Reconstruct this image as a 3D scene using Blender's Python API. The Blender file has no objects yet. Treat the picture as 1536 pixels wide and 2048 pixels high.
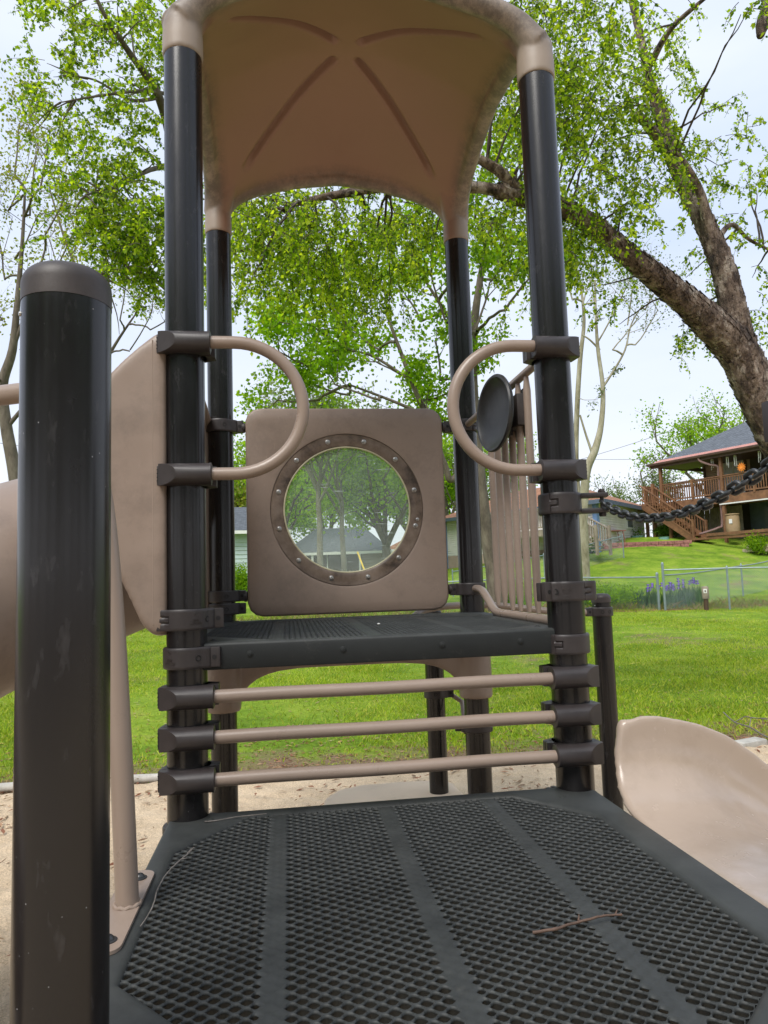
import bpy, bmesh, math, random
import numpy as np
from mathutils import Vector, Matrix
R = math.radians
scene = bpy.context.scene
COL = scene.collection

# ------------------------------------------------------------------ camera
CAM_POS = Vector((0.3262, -2.3848, 0.7202))
CAM_R = Vector((0.99061349, -0.13269687, -0.03280931))
CAM_U = Vector((0.01995809, -0.0970418, 0.99508018))
CAM_F = Vector((0.1352279, 0.98639466, 0.09348254))
FPX = 1425.0
cam_data = bpy.data.cameras.new("camera")
cam_data.sensor_fit = 'VERTICAL'
cam_data.sensor_height = 36.0
cam_data.lens = 36.0 * FPX / 2048.0
cam_data.clip_start = 0.05
cam_data.clip_end = 2000.0
cam = bpy.data.objects.new("camera", cam_data)
COL.objects.link(cam)
m3 = Matrix((CAM_R, CAM_U, -CAM_F)).transposed()
cam.matrix_world = Matrix.Translation(CAM_POS) @ m3.to_4x4()
scene.camera = cam

# ------------------------------------------------------------------ world, sun, exposure
SUN_EL, SUN_AZ = R(52), R(215)      # azimuth measured clockwise from +Y
world = bpy.data.worlds.new("World")
scene.world = world
world.use_nodes = True
wn = world.node_tree.nodes
wl = world.node_tree.links
wn.clear()
wo = wn.new('ShaderNodeOutputWorld')
bg = wn.new('ShaderNodeBackground')
sky = wn.new('ShaderNodeTexSky')
sky.sky_type = 'NISHITA'
sky.sun_disc = False
sky.sun_elevation = SUN_EL
sky.sun_rotation = SUN_AZ
sky.air_density = 1.0
sky.dust_density = 3.0
tc = wn.new('ShaderNodeTexCoord')
mp = wn.new('ShaderNodeMapping')
mp.inputs['Scale'].default_value = (1.2, 1.2, 4.0)
nz = wn.new('ShaderNodeTexNoise')
nz.inputs['Scale'].default_value = 1.7
nz.inputs['Detail'].default_value = 5
cr = wn.new('ShaderNodeValToRGB')
cr.color_ramp.elements[0].position = 0.3
cr.color_ramp.elements[0].color = (6.1, 7.1, 9.2, 1)
cr.color_ramp.elements[1].position = 0.72
cr.color_ramp.elements[1].color = (7.9, 8.5, 9.6, 1)
sepz = wn.new('ShaderNodeSeparateXYZ')
hr = wn.new('ShaderNodeValToRGB')
hr.color_ramp.elements[0].position = 0.0
hr.color_ramp.elements[0].color = (1, 1, 1, 1)
hr.color_ramp.elements[1].position = 0.42
hr.color_ramp.elements[1].color = (0, 0, 0, 1)
hm = wn.new('ShaderNodeMix'); hm.data_type = 'RGBA'
hm.inputs['B'].default_value = (8.9, 9.1, 9.7, 1)
mx = wn.new('ShaderNodeMix'); mx.data_type = 'RGBA'
mx.inputs['Factor'].default_value = 0.86
wl.new(tc.outputs['Generated'], mp.inputs['Vector'])
wl.new(mp.outputs['Vector'], nz.inputs['Vector'])
wl.new(nz.outputs['Fac'], cr.inputs['Fac'])
wl.new(tc.outputs['Generated'], sepz.inputs[0])
wl.new(sepz.outputs['Z'], hr.inputs['Fac'])
wl.new(hr.outputs['Color'], hm.inputs['Factor'])
wl.new(cr.outputs['Color'], hm.inputs['A'])
wl.new(sky.outputs['Color'], mx.inputs['A'])
wl.new(hm.outputs['Result'], mx.inputs['B'])
wl.new(mx.outputs['Result'], bg.inputs['Color'])
bg.inputs['Strength'].default_value = 0.094
wl.new(bg.outputs['Background'], wo.inputs['Surface'])

sd = bpy.data.lights.new("sun", 'SUN')
sd.energy = 2.6
sd.angle = R(30)
sd.color = (1.0, 0.96, 0.9)
sun = bpy.data.objects.new("sun", sd)
COL.objects.link(sun)
sdir = Vector((math.sin(SUN_AZ) * math.cos(SUN_EL), math.cos(SUN_AZ) * math.cos(SUN_EL), math.sin(SUN_EL)))
sun.rotation_euler = (-sdir).to_track_quat('-Z', 'Y').to_euler()
sun.location = sdir * 30

vs = scene.view_settings
vs.view_transform = 'Standard'
vs.look = 'None'
vs.gamma = 1.0
vs.exposure = 0.46
scene.render.engine = 'CYCLES'
scene.cycles.use_denoising = True
scene.cycles.max_bounces = 8
scene.cycles.transparent_max_bounces = 12

# ------------------------------------------------------------------ helpers
rng = np.random.default_rng(7)
random.seed(11)


def at(px, py, dep):
    """pixel of the photograph (1536x2048) at a forward distance -> world point"""
    return CAM_POS + (CAM_F + CAM_R * ((px - 768) / FPX) + CAM_U * ((1024 - py) / FPX)) * dep


def tag(o, label=None, cat=None, group=None, kind=None):
    if label: o['label'] = label
    if cat: o['category'] = cat
    if group: o['group'] = group
    if kind: o['kind'] = kind
    return o


def empty(name, loc=(0, 0, 0), rz=0.0, **k):
    o = bpy.data.objects.new(name, None)
    COL.objects.link(o)
    o.location = loc
    o.rotation_euler = (0, 0, rz)
    o.empty_display_size = 0.1
    return tag(o, **k)


def link_mesh(name, me, mats, parent=None, smooth=True, **k):
    if not isinstance(mats, (list, tuple)): mats = [mats]
    for m in mats: me.materials.append(m)
    if smooth is True:
        me.polygons.foreach_set('use_smooth', [True] * len(me.polygons))
    elif smooth:
        me.shade_smooth() if hasattr(me, 'shade_smooth') else me.polygons.foreach_set('use_smooth', [True] * len(me.polygons))
        me.set_sharp_from_angle(angle=R(smooth))
    o = bpy.data.objects.new(name, me)
    COL.objects.link(o)
    o.parent = parent
    return tag(o, **k)


class MB:
    def __init__(s):
        s.v = []; s.f = []; s.mi = []; s.cm = 0

    def add(s, vs, fs):
        b = len(s.v)
        s.v.extend([tuple(v) for v in vs])
        s.f.extend([tuple(i + b for i in f) for f in fs])
        s.mi.extend([s.cm] * len(fs))
        return s

    def box(s, c, size, rot=None, bev=0.0):
        hx, hy, hz = [a / 2 for a in size]
        if bev > 0:
            bev = min(bev, hx * .95, hy * .95, hz * .95)
            bm = bmesh.new()
            bmesh.ops.create_cube(bm, size=1.0)
            for v in bm.verts: v.co = Vector((v.co.x * size[0], v.co.y * size[1], v.co.z * size[2]))
            bmesh.ops.bevel(bm, geom=list(bm.edges), offset=bev, segments=2, profile=0.6, affect='EDGES')
            bm.verts.index_update()
            vs = [v.co.copy() for v in bm.verts]
            fs = [[v.index for v in f.verts] for f in bm.faces]
            bm.free()
        else:
            vs = [Vector((x, y, z)) for x in (-hx, hx) for y in (-hy, hy) for z in (-hz, hz)]
            fs = [(0, 1, 3, 2), (4, 6, 7, 5), (0, 4, 5, 1), (2, 3, 7, 6), (0, 2, 6, 4), (1, 5, 7, 3)]
        c = Vector(c)
        if rot is not None: vs = [rot @ v for v in vs]
        return s.add([v + c for v in vs], fs)

    def bar(s, a, b, w, h=None, up=(0, 0, 1), bev=0.0):
        """box beam from a to b, w sideways, h along up"""
        a, b = Vector(a), Vector(b)
        h = w if h is None else h
        d = b - a
        L = d.length
        x = d / L
        u = Vector(up)
        y = u.cross(x)
        if y.length < 1e-5: y = Vector((0, 1, 0)).cross(x)
        if y.length < 1e-5: y = Vector((1, 0, 0)).cross(x)
        y.normalize()
        z = x.cross(y)
        return s.box((a + b) / 2, (L, w, h), Matrix((x, y, z)).transposed(), bev)

    def tube(s, pts, r, n=12, cap=True, noise=None):
        pts = [Vector(p) for p in pts]
        m = len(pts)
        rr = [r] * m if not hasattr(r, '__len__') else list(r)
        tans = []
        for i in range(m):
            a = pts[max(i - 1, 0)]; b = pts[min(i + 1, m - 1)]
            t = (b - a)
            tans.append(t.normalized() if t.length > 1e-9 else Vector((0, 0, 1)))
        t0 = tans[0]
        ref = Vector((0, 0, 1)) if abs(t0.z) < 0.9 else Vector((1, 0, 0))
        nrm = t0.cross(ref).normalized()
        vs = []
        for i in range(m):
            t = tans[i]
            nrm = (nrm - t * nrm.dot(t))
            nrm.normalize()
            bn = t.cross(nrm)
            for k in range(n):
                a = 2 * math.pi * k / n
                q = rr[i]
                if noise: q = rr[i] * noise(i, k, n)
                vs.append(pts[i] + nrm * (math.cos(a) * q) + bn * (math.sin(a) * q))
        fs = []
        for i in range(m - 1):
            for k in range(n):
                k2 = (k + 1) % n
                fs.append((i * n + k, i * n + k2, (i + 1) * n + k2, (i + 1) * n + k))
        if cap:
            fs.append(tuple(range(n - 1, -1, -1)))
            fs.append(tuple((m - 1) * n + k for k in range(n)))
        return s.add(vs, fs)

    def lathe(s, prof, n=32, c=(0, 0, 0), rot=None, cap=True):
        """prof: (r, z) list; axis z"""
        c = Vector(c)
        vs = []
        for (r, z) in prof:
            for k in range(n):
                a = 2 * math.pi * k / n
                v = Vector((r * math.cos(a), r * math.sin(a), z))
                if rot is not None: v = rot @ v
                vs.append(v + c)
        fs = []
        for i in range(len(prof) - 1):
            for k in range(n):
                k2 = (k + 1) % n
                fs.append((i * n + k, i * n + k2, (i + 1) * n + k2, (i + 1) * n + k))
        if cap:
            fs.append(tuple(range(n - 1, -1, -1)))
            fs.append(tuple((len(prof) - 1) * n + k for k in range(n)))
        return s.add(vs, fs)

    def prism(s, poly, z0, z1, M=None):
        """poly: (x, y) ccw outline extruded in z"""
        n = len(poly)
        vs = [Vector((x, y, z0)) for x, y in poly] + [Vector((x, y, z1)) for x, y in poly]
        if M is not None: vs = [M @ v for v in vs]
        fs = [tuple(range(n - 1, -1, -1)), tuple(range(n, 2 * n))]
        fs += [(i, (i + 1) % n, n + (i + 1) % n, n + i) for i in range(n)]
        return s.add(vs, fs)

    def mesh(s, name):
        me = bpy.data.meshes.new(name)
        me.from_pydata(s.v, [], s.f)
        if any(s.mi): me.polygons.foreach_set('material_index', s.mi)
        me.update()
        return me

    def build(s, name, mats, parent=None, smooth=35, **k):
        return link_mesh(name, s.mesh(name), mats, parent, smooth, **k)


def np_mesh(name, verts, faces, mats, parent=None, smooth=False, **k):
    """verts (N,3), faces (M,k) numpy"""
    verts = np.asarray(verts, dtype=np.float32)
    faces = np.asarray(faces, dtype=np.int32)
    me = bpy.data.meshes.new(name)
    me.vertices.add(len(verts))
    me.vertices.foreach_set('co', verts.ravel())
    M, kk = faces.shape
    me.loops.add(M * kk)
    me.loops.foreach_set('vertex_index', faces.ravel())
    me.polygons.add(M)
    me.polygons.foreach_set('loop_start', np.arange(0, M * kk, kk, dtype=np.int32))
    me.polygons.foreach_set('loop_total', np.full(M, kk, dtype=np.int32))
    me.update(calc_edges=True)
    me.validate()
    return link_mesh(name, me, mats, parent, smooth, **k)


def remeshed(mb, voxel, smooth_it=3, fac=0.5):
    """fuse overlapping closed shapes into one moulded skin"""
    me = mb.mesh("tmp")
    o = bpy.data.objects.new("tmp", me)
    COL.objects.link(o)
    m = o.modifiers.new("r", 'REMESH')
    m.mode = 'VOXEL'
    m.voxel_size = voxel
    m.adaptivity = 0.0
    if smooth_it:
        sm = o.modifiers.new("s", 'SMOOTH')
        sm.factor = fac
        sm.iterations = smooth_it
    dg = bpy.context.evaluated_depsgraph_get()
    dg.update()
    ne = bpy.data.meshes.new_from_object(o.evaluated_get(dg))
    bpy.data.objects.remove(o)
    return ne


# ------------------------------------------------------------------ materials
def new_mat(name):
    m = bpy.data.materials.new(name)
    m.use_nodes = True
    nt = m.node_tree
    b = nt.nodes['Principled BSDF']
    return m, nt, b


def N(nt, t, **k):
    n = nt.nodes.new(t)
    for a, v in k.items():
        if a in n.inputs: n.inputs[a].default_value = v
        else: setattr(n, a, v)
    return n


def noise_node(nt, scale, detail=4, rough=0.6, coord='Object', vscale=None):
    tc = nt.nodes.new('ShaderNodeTexCoord')
    src = tc.outputs[coord]
    if vscale:
        mp = nt.nodes.new('ShaderNodeMapping')
        mp.inputs['Scale'].default_value = vscale
        nt.links.new(src, mp.inputs['Vector'])
        src = mp.outputs['Vector']
    nz = N(nt, 'ShaderNodeTexNoise', Scale=scale, Detail=detail, Roughness=rough)
    nt.links.new(src, nz.inputs['Vector'])
    return nz


def ramp(nt, src, stops):
    r = nt.nodes.new('ShaderNodeValToRGB')
    e = r.color_ramp.elements
    while len(e) < len(stops): e.new(0.5)
    for i, (p, c) in enumerate(stops):
        e[i].position = p
        e[i].color = (c[0], c[1], c[2], 1) if hasattr(c, '__len__') else (c, c, c, 1)
    nt.links.new(src, r.inputs['Fac'])
    return r


def mixc(nt, fac, a, b, mode='MIX'):
    m = nt.nodes.new('ShaderNodeMix')
    m.data_type = 'RGBA'
    m.blend_type = mode
    for sock, v in (('Factor', fac), ('A', a), ('B', b)):
        if hasattr(v, 'is_output') or isinstance(v, bpy.types.NodeSocket):
            nt.links.new(v, m.inputs[sock])
        elif sock == 'Factor':
            m.inputs[sock].default_value = v
        else:
            m.inputs[sock].default_value = (v[0], v[1], v[2], 1)
    return m.outputs['Result']


def bump(nt, b, src, strength, dist=0.01, prev=None):
    bp = N(nt, 'ShaderNodeBump', Strength=strength, Distance=dist)
    nt.links.new(src, bp.inputs['Height'])
    if prev: nt.links.new(prev.outputs['Normal'], bp.inputs['Normal'])
    nt.links.new(bp.outputs['Normal'], b.inputs['Normal'])
    return bp


def simple(name, col, rough=0.5, var=0.15, vs=6.0, bs=None, bd=0.004, bstr=0.3, metallic=0.0, spec=0.5, coat=0.0, coord='Object', vscale=None):
    m, nt, b = new_mat(name)
    nz = noise_node(nt, vs, 5, 0.65, coord, vscale)
    lo = [c * (1 - var) for c in col]
    hi = [min(1, c * (1 + var)) for c in col]
    r = ramp(nt, nz.outputs['Fac'], [(0.3, lo), (0.7, hi)])
    nt.links.new(r.outputs['Color'], b.inputs['Base Color'])
    b.inputs['Roughness'].default_value = rough
    b.inputs['Metallic'].default_value = metallic
    b.inputs['Specular IOR Level'].default_value = spec
    b.inputs['Coat Weight'].default_value = coat
    b.inputs['Coat Roughness'].default_value = 0.15
    if bs:
        n2 = noise_node(nt, bs, 4, 0.6, coord)
        bump(nt, b, n2.outputs['Fac'], bstr, bd)
    return m


def plastic_mat(name, col, rough=0.42, dirt=0.25, dirtcol=(0.10, 0.085, 0.07), scratches=True, dscale=5.0, dpos=0.62):
    m, nt, b = new_mat(name)
    n1 = noise_node(nt, 2.2, 5, 0.6)
    r1 = ramp(nt, n1.outputs['Fac'], [(0.3, [c * 0.93 for c in col]), (0.7, [c * 1.06 for c in col])])
    n2 = noise_node(nt, dscale, 7, 0.75)
    r2 = ramp(nt, n2.outputs['Fac'], [(dpos - 0.1, 0.0), (dpos + 0.16, dirt)])
    c = mixc(nt, r2.outputs['Color'], r1.outputs['Color'], dirtcol)
    if scratches:
        n3 = noise_node(nt, 3.0, 2, 0.5, vscale=(30, 6, 9))
        r3 = ramp(nt, n3.outputs['Fac'], [(0.70, 0.0), (0.74, 0.22)])
        c = mixc(nt, r3.outputs['Color'], c, [min(1, x * 1.5) for x in col])
    nt.links.new(c, b.inputs['Base Color'])
    n4 = noise_node(nt, 9.0, 4, 0.6)
    r4 = ramp(nt, n4.outputs['Fac'], [(0.3, rough - 0.08), (0.7, rough + 0.12)])
    nt.links.new(r4.outputs['Color'], b.inputs['Roughness'])
    n5 = noise_node(nt, 420.0, 2, 0.5)
    bp = bump(nt, b, n5.outputs['Fac'], 0.12, 0.0006)
    n6 = noise_node(nt, 14.0, 2, 0.5)
    bump(nt, b, n6.outputs['Fac'], 0.10, 0.004, bp)
    return m


MT = {}
BEIGE = (0.265, 0.198, 0.156)
MT['beige'] = plastic_mat('beige_plastic', BEIGE, 0.42, 0.5, (0.12, 0.09, 0.07), True, 6.0, 0.58)
MT['beige_pale'] = plastic_mat('brightened_beige_plastic', (0.78, 0.62, 0.46), 0.8, 0.2)  # beige base raised to make up for weak light on the seat
MT['beige_pale'].node_tree.nodes['Principled BSDF'].inputs['Specular IOR Level'].default_value = 0.15


def canopy_mat():
    """paler and grimy along the rolled rim, browner and cleaner underneath"""
    m, nt, b = new_mat('beige_roof_plastic')
    tcn = nt.nodes.new('ShaderNodeTexCoord')
    sp = nt.nodes.new('ShaderNodeSeparateXYZ')
    nt.links.new(tcn.outputs['Object'], sp.inputs[0])
    def absd(sock):
        s1 = N(nt, 'ShaderNodeMath', operation='SUBTRACT'); s1.inputs[1].default_value = 0.6385
        nt.links.new(sock, s1.inputs[0])
        s2 = N(nt, 'ShaderNodeMath', operation='ABSOLUTE'); nt.links.new(s1.outputs[0], s2.inputs[0])
        return s2.outputs[0]
    mxn = N(nt, 'ShaderNodeMath', operation='MAXIMUM')
    nt.links.new(absd(sp.outputs['X']), mxn.inputs[0]); nt.links.new(absd(sp.outputs['Y']), mxn.inputs[1])
    n1 = noise_node(nt, 2.2, 5, 0.6)
    r1 = ramp(nt, n1.outputs['Fac'], [(0.3, (0.27, 0.158, 0.108)), (0.7, (0.295, 0.174, 0.120))])
    rim_pale = ramp(nt, mxn.outputs[0], [(0.60, 0.0), (0.645, 1.0)])
    c = mixc(nt, rim_pale.outputs['Color'], r1.outputs['Color'], (0.31, 0.25, 0.20))  # rim mixed to a paler tone than the underside
    n2 = noise_node(nt, 9.0, 10, 0.82)
    r2 = ramp(nt, n2.outputs['Fac'], [(0.40, 0.0), (0.56, 0.8)])
    band = ramp(nt, mxn.outputs[0], [(0.565, 0.0), (0.625, 0.8), (0.68, 1.0), (0.72, 0.8)])
    zr = N(nt, 'ShaderNodeMapRange'); zr.inputs['From Min'].default_value = 2.60; zr.inputs['From Max'].default_value = 2.72
    nt.links.new(sp.outputs['Z'], zr.inputs['Value'])
    f = mixc(nt, 1.0, r2.outputs['Color'], band.outputs['Color'], 'MULTIPLY')
    f = mixc(nt, 1.0, f, zr.outputs['Result'], 'MULTIPLY')
    c = mixc(nt, f, c, (0.085, 0.07, 0.06))
    nt.links.new(c, b.inputs['Base Color'])
    b.inputs['Roughness'].default_value = 0.5
    n5 = noise_node(nt, 420.0, 2, 0.5)
    bp = bump(nt, b, n5.outputs['Fac'], 0.12, 0.0006)
    n6 = noise_node(nt, 9.0, 2, 0.5)
    bump(nt, b, n6.outputs['Fac'], 0.12, 0.005, bp)
    return m


MT['beige_canopy'] = canopy_mat()
MT['beige_slide'] = plastic_mat('beige_slide_plastic', (0.40, 0.315, 0.25), 0.2, 0.45, (0.22, 0.165, 0.12), True, 2.6, 0.56)
MT['beige_metal'] = plastic_mat('beige_painted_steel', (0.285, 0.217, 0.173), 0.33, 0.5, (0.10, 0.07, 0.05), False, 20.0, 0.7)


def post_mat():
    m, nt, b = new_mat('dark_powder_coat')
    n1 = noise_node(nt, 3.0, 4, 0.6, vscale=(1, 1, 0.35))
    r1 = ramp(nt, n1.outputs['Fac'], [(0.3, (0.0065, 0.006, 0.0068)), (0.7, (0.013, 0.0115, 0.0118))])
    v = N(nt, 'ShaderNodeTexVoronoi', Scale=55.0)
    tcn = nt.nodes.new('ShaderNodeTexCoord')
    nt.links.new(tcn.outputs['Object'], v.inputs['Vector'])
    rv = ramp(nt, v.outputs['Distance'], [(0.035, 1.0), (0.07, 0.0)])
    n2 = noise_node(nt, 5.0, 2, 0.5)
    r2 = ramp(nt, n2.outputs['Fac'], [(0.58, 0.0), (0.66, 0.7)])
    mul = mixc(nt, 1.0, rv.outputs['Color'], r2.outputs['Color'], 'MULTIPLY')
    n3 = noise_node(nt, 11.0, 3, 0.7, vscale=(3, 3, 1.0))
    r3 = ramp(nt, n3.outputs['Fac'], [(0.60, 0.0), (0.76, 0.17)])
    c = mixc(nt, mul, r1.outputs['Color'], (0.35, 0.35, 0.36))
    c = mixc(nt, r3.outputs['Color'], c, (0.15, 0.145, 0.15))
    nt.links.new(c, b.inputs['Base Color'])
    n4 = noise_node(nt, 7.0, 5, 0.7, vscale=(1, 1, 0.5))
    r4 = ramp(nt, n4.outputs['Fac'], [(0.3, 0.18), (0.75, 0.30)])
    nt.links.new(r4.outputs['Color'], b.inputs['Roughness'])
    b.inputs['Specular IOR Level'].default_value = 0.5
    n5 = noise_node(nt, 2.0, 1, 0.4)
    bump(nt, b, n5.outputs['Fac'], 0.05, 0.01)
    return m


MT['post'] = post_mat()
MT['clamp'] = simple('dark_cast_clamp', (0.034, 0.0275, 0.027), 0.45, 0.25, 14, 260, 0.0005, 0.4)
MT['gap'] = simple('black_gap_shade_and_bolts', (0.008, 0.007, 0.007), 0.8, 0.1)  # shade in clamp seams and holes painted black; bolts share it
MT['cap'] = simple('brown_post_cap', (0.042, 0.033, 0.030), 0.5, 0.35, 12, 200, 0.0006, 0.3)
MT['steel'] = simple('dull_steel', (0.42, 0.41, 0.39), 0.35, 0.15, 60, metallic=0.9)


def deck_mat():
    m, nt, b = new_mat('grey_green_deck_coating')
    n1 = noise_node(nt, 5.0, 6, 0.65)
    r1 = ramp(nt, n1.outputs['Fac'], [(0.3, (0.010, 0.0115, 0.0115)), (0.7, (0.018, 0.020, 0.0195))])
    n2 = noise_node(nt, 22.0, 5, 0.75)
    r2 = ramp(nt, n2.outputs['Fac'], [(0.60, 0.0), (0.80, 0.35)])
    # dusty grey upward faces, with light from above painted in: sides and holes darker
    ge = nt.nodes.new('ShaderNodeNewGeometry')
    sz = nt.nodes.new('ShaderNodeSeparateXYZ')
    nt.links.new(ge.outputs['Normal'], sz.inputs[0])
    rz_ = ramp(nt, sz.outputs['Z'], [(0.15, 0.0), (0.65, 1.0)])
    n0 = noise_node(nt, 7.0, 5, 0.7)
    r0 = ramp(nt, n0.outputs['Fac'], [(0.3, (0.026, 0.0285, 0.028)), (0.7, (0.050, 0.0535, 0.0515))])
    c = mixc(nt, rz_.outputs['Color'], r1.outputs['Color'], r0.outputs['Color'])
    c = mixc(nt, r2.outputs['Color'], c, (0.13, 0.12, 0.10))
    nt.links.new(c, b.inputs['Base Color'])
    b.inputs['Roughness'].default_value = 0.58
    b.inputs['Specular IOR Level'].default_value = 0.38
    n3 = noise_node(nt, 160.0, 3, 0.6)
    bump(nt, b, n3.outputs['Fac'], 0.25, 0.001)
    return m


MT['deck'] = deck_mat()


def ring_mat():
    m, nt, b = new_mat('stained_porthole_ring')
    n1 = noise_node(nt, 5.0, 7, 0.7)
    r1 = ramp(nt, n1.outputs['Fac'], [(0.38, (0.035, 0.024, 0.018)), (0.48, (0.12, 0.085, 0.062)), (0.62, (0.2, 0.15, 0.115))])
    nt.links.new(r1.outputs['Color'], b.inputs['Base Color'])
    b.inputs['Roughness'].default_value = 0.25
    n3 = noise_node(nt, 30.0, 4, 0.6)
    bump(nt, b, n3.outputs['Fac'], 0.2, 0.002)
    return m


MT['ring'] = ring_mat()


def pane_mat():
    m, nt, b = new_mat('scratched_clear_plastic')
    out = nt.nodes['Material Output']
    tr = N(nt, 'ShaderNodeBsdfTransparent', Color=(0.93, 0.97, 0.93, 1))
    df = N(nt, 'ShaderNodeBsdfDiffuse', Color=(0.75, 0.85, 0.78, 1))
    gl = N(nt, 'ShaderNodeBsdfGlossy', Roughness=0.15)
    n1 = noise_node(nt, 2.5, 5, 0.7)
    r1 = ramp(nt, n1.outputs['Fac'], [(0.3, 0.04), (0.75, 0.14)])
    n2 = noise_node(nt, 3.0, 2, 0.5, vscale=(3, 3, 60))
    r2 = ramp(nt, n2.outputs['Fac'], [(0.70, 0.0), (0.73, 0.35)])
    ad = mixc(nt, 1.0, r1.outputs['Color'], r2.outputs['Color'], 'ADD')
    m1 = nt.nodes.new('ShaderNodeMixShader')
    nt.links.new(ad, m1.inputs[0])
    nt.links.new(tr.outputs[0], m1.inputs[1]); nt.links.new(df.outputs[0], m1.inputs[2])
    m2 = nt.nodes.new('ShaderNodeMixShader')
    m2.inputs[0].default_value = 0.05
    nt.links.new(m1.outputs[0], m2.inputs[1]); nt.links.new(gl.outputs[0], m2.inputs[2])
    nt.links.new(m2.outputs[0], out.inputs['Surface'])
    return m


MT['pane'] = pane_mat()


def leaf_mat(name, cols, trans=0.5, rough=0.5):
    m, nt, b = new_mat(name)
    out = nt.nodes['Material Output']
    g = nt.nodes.new('ShaderNodeNewGeometry')
    k = len(cols)
    r = ramp(nt, g.outputs['Random Per Island'], [((i + 0.5) / k, c) for i, c in enumerate(cols)])
    nz = noise_node(nt, 0.9, 3, 0.6)
    rz = ramp(nt, nz.outputs['Fac'], [(0.3, 0.72), (0.7, 1.2)])
    c = mixc(nt, 1.0, r.outputs['Color'], rz.outputs['Color'], 'MULTIPLY')
    nt.links.new(c, b.inputs['Base Color'])
    b.inputs['Roughness'].default_value = rough
    b.inputs['Specular IOR Level'].default_value = 0.25
    t = nt.nodes.new('ShaderNodeBsdfTranslucent')
    c2 = mixc(nt, 1.0, c, (1.5, 1.5, 0.5), 'MULTIPLY')
    nt.links.new(c2, t.inputs['Color'])
    ms = nt.nodes.new('ShaderNodeMixShader')
    ms.inputs[0].default_value = trans
    nt.links.new(b.outputs[0], ms.inputs[1]); nt.links.new(t.outputs[0], ms.inputs[2])
    nt.links.new(ms.outputs[0], out.inputs['Surface'])
    return m


MT['leaf_birch'] = leaf_mat('birch_leaves', [(0.07, 0.14, 0.010), (0.16, 0.27, 0.012), (0.25, 0.39, 0.016), (0.36, 0.49, 0.02), (0.48, 0.58, 0.05)], 0.66)
MT['leaf_maple'] = leaf_mat('maple_leaves', [(0.13, 0.25, 0.012), (0.22, 0.38, 0.016), (0.33, 0.50, 0.025)], 0.65)
MT['leaf_dark'] = leaf_mat('dark_leaves', [(0.07, 0.15, 0.014), (0.11, 0.23, 0.02), (0.17, 0.31, 0.03)], 0.45)
MT['leaf_yellow'] = leaf_mat('spring_yellow_leaves', [(0.20, 0.23, 0.035), (0.30, 0.30, 0.05), (0.26, 0.33, 0.06)], 0.45)
MT['leaf_gray'] = leaf_mat('grey_green_leaves', [(0.13, 0.18, 0.08), (0.2, 0.25, 0.1), (0.16, 0.24, 0.07)], 0.4)
MT['grass_blade'] = leaf_mat('grass_blades_green', [(0.16, 0.25, 0.018), (0.27, 0.39, 0.025), (0.38, 0.50, 0.03), (0.50, 0.50, 0.10)], 0.4, 0.6)
MT['iris_leaf'] = leaf_mat('iris_leaves', [(0.06, 0.13, 0.05), (0.10, 0.19, 0.08)], 0.3)
MT['iris_flower'] = simple('iris_petals', (0.13, 0.045, 0.42), 0.6, 0.3, 30)
MT['dry'] = leaf_mat('dry_litter', [(0.20, 0.075, 0.04), (0.28, 0.13, 0.08), (0.36, 0.24, 0.14), (0.17, 0.10, 0.06)], 0.1, 0.8)


def bark_mat(name, cols, scale=9.0, stretch=(1, 1, 0.35), bstr=0.8, bd=0.03):
    m, nt, b = new_mat(name)
    n1 = noise_node(nt, scale, 8, 0.72, vscale=stretch)
    k = len(cols)
    r = ramp(nt, n1.outputs['Fac'], [(0.33 + 0.34 * i / (k - 1), c) for i, c in enumerate(cols)])
    nt.links.new(r.outputs['Color'], b.inputs['Base Color'])
    b.inputs['Roughness'].default_value = 0.85
    n2 = noise_node(nt, scale * 2.2, 6, 0.7, vscale=stretch)
    bump(nt, b, n2.outputs['Fac'], bstr, bd)
    return m


MT['bark_birch'] = bark_mat('peeling_birch_bark', [(0.025, 0.017, 0.013), (0.10, 0.068, 0.05), (0.25, 0.185, 0.14), (0.50, 0.43, 0.36)], 9.0, (1, 1, 0.5), 1.0, 0.06)
def birch_bark():
    m = MT['bark_birch']
    nt = m.node_tree
    b = nt.nodes['Principled BSDF']
    base = b.inputs['Base Color'].links[0].from_socket
    n = noise_node(nt, 4.5, 4, 0.7, vscale=(1, 1, 0.7))
    r = ramp(nt, n.outputs['Fac'], [(0.55, 0.0), (0.60, 0.75)])
    c = mixc(nt, r.outputs['Color'], base, (0.48, 0.41, 0.345))
    n2 = noise_node(nt, 16.0, 6, 0.8, vscale=(1.6, 1.6, 0.35))
    r2 = ramp(nt, n2.outputs['Fac'], [(0.36, 0.95), (0.46, 0.0)])
    c = mixc(nt, r2.outputs['Color'], c, (0.012, 0.008, 0.006))
    nt.links.new(c, b.inputs['Base Color'])


birch_bark()
MT['bark_pale2'] = bark_mat('dull_mottled_bark', [(0.09, 0.08, 0.055), (0.17, 0.15, 0.11), (0.26, 0.24, 0.19)], 3.0)
MT['bark_pale'] = bark_mat('pale_mottled_bark', [(0.16, 0.14, 0.08), (0.32, 0.29, 0.2), (0.46, 0.43, 0.34)], 3.0)
MT['bark_grey'] = bark_mat('grey_brown_bark', [(0.06, 0.048, 0.036), (0.13, 0.105, 0.08), (0.2, 0.17, 0.13)], 5.0)
MT['twig_wood'] = simple('thin_twig_wood', (0.06, 0.045, 0.034), 0.8, 0.3, 8)
MT['stick'] = simple('stick_bark', (0.10, 0.06, 0.042), 0.7, 0.4, 40, 120, 0.002, 0.5)
MT['stick_grey'] = simple('grey_stick_bark', (0.16, 0.14, 0.125), 0.75, 0.4, 40, 120, 0.002, 0.5)


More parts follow.
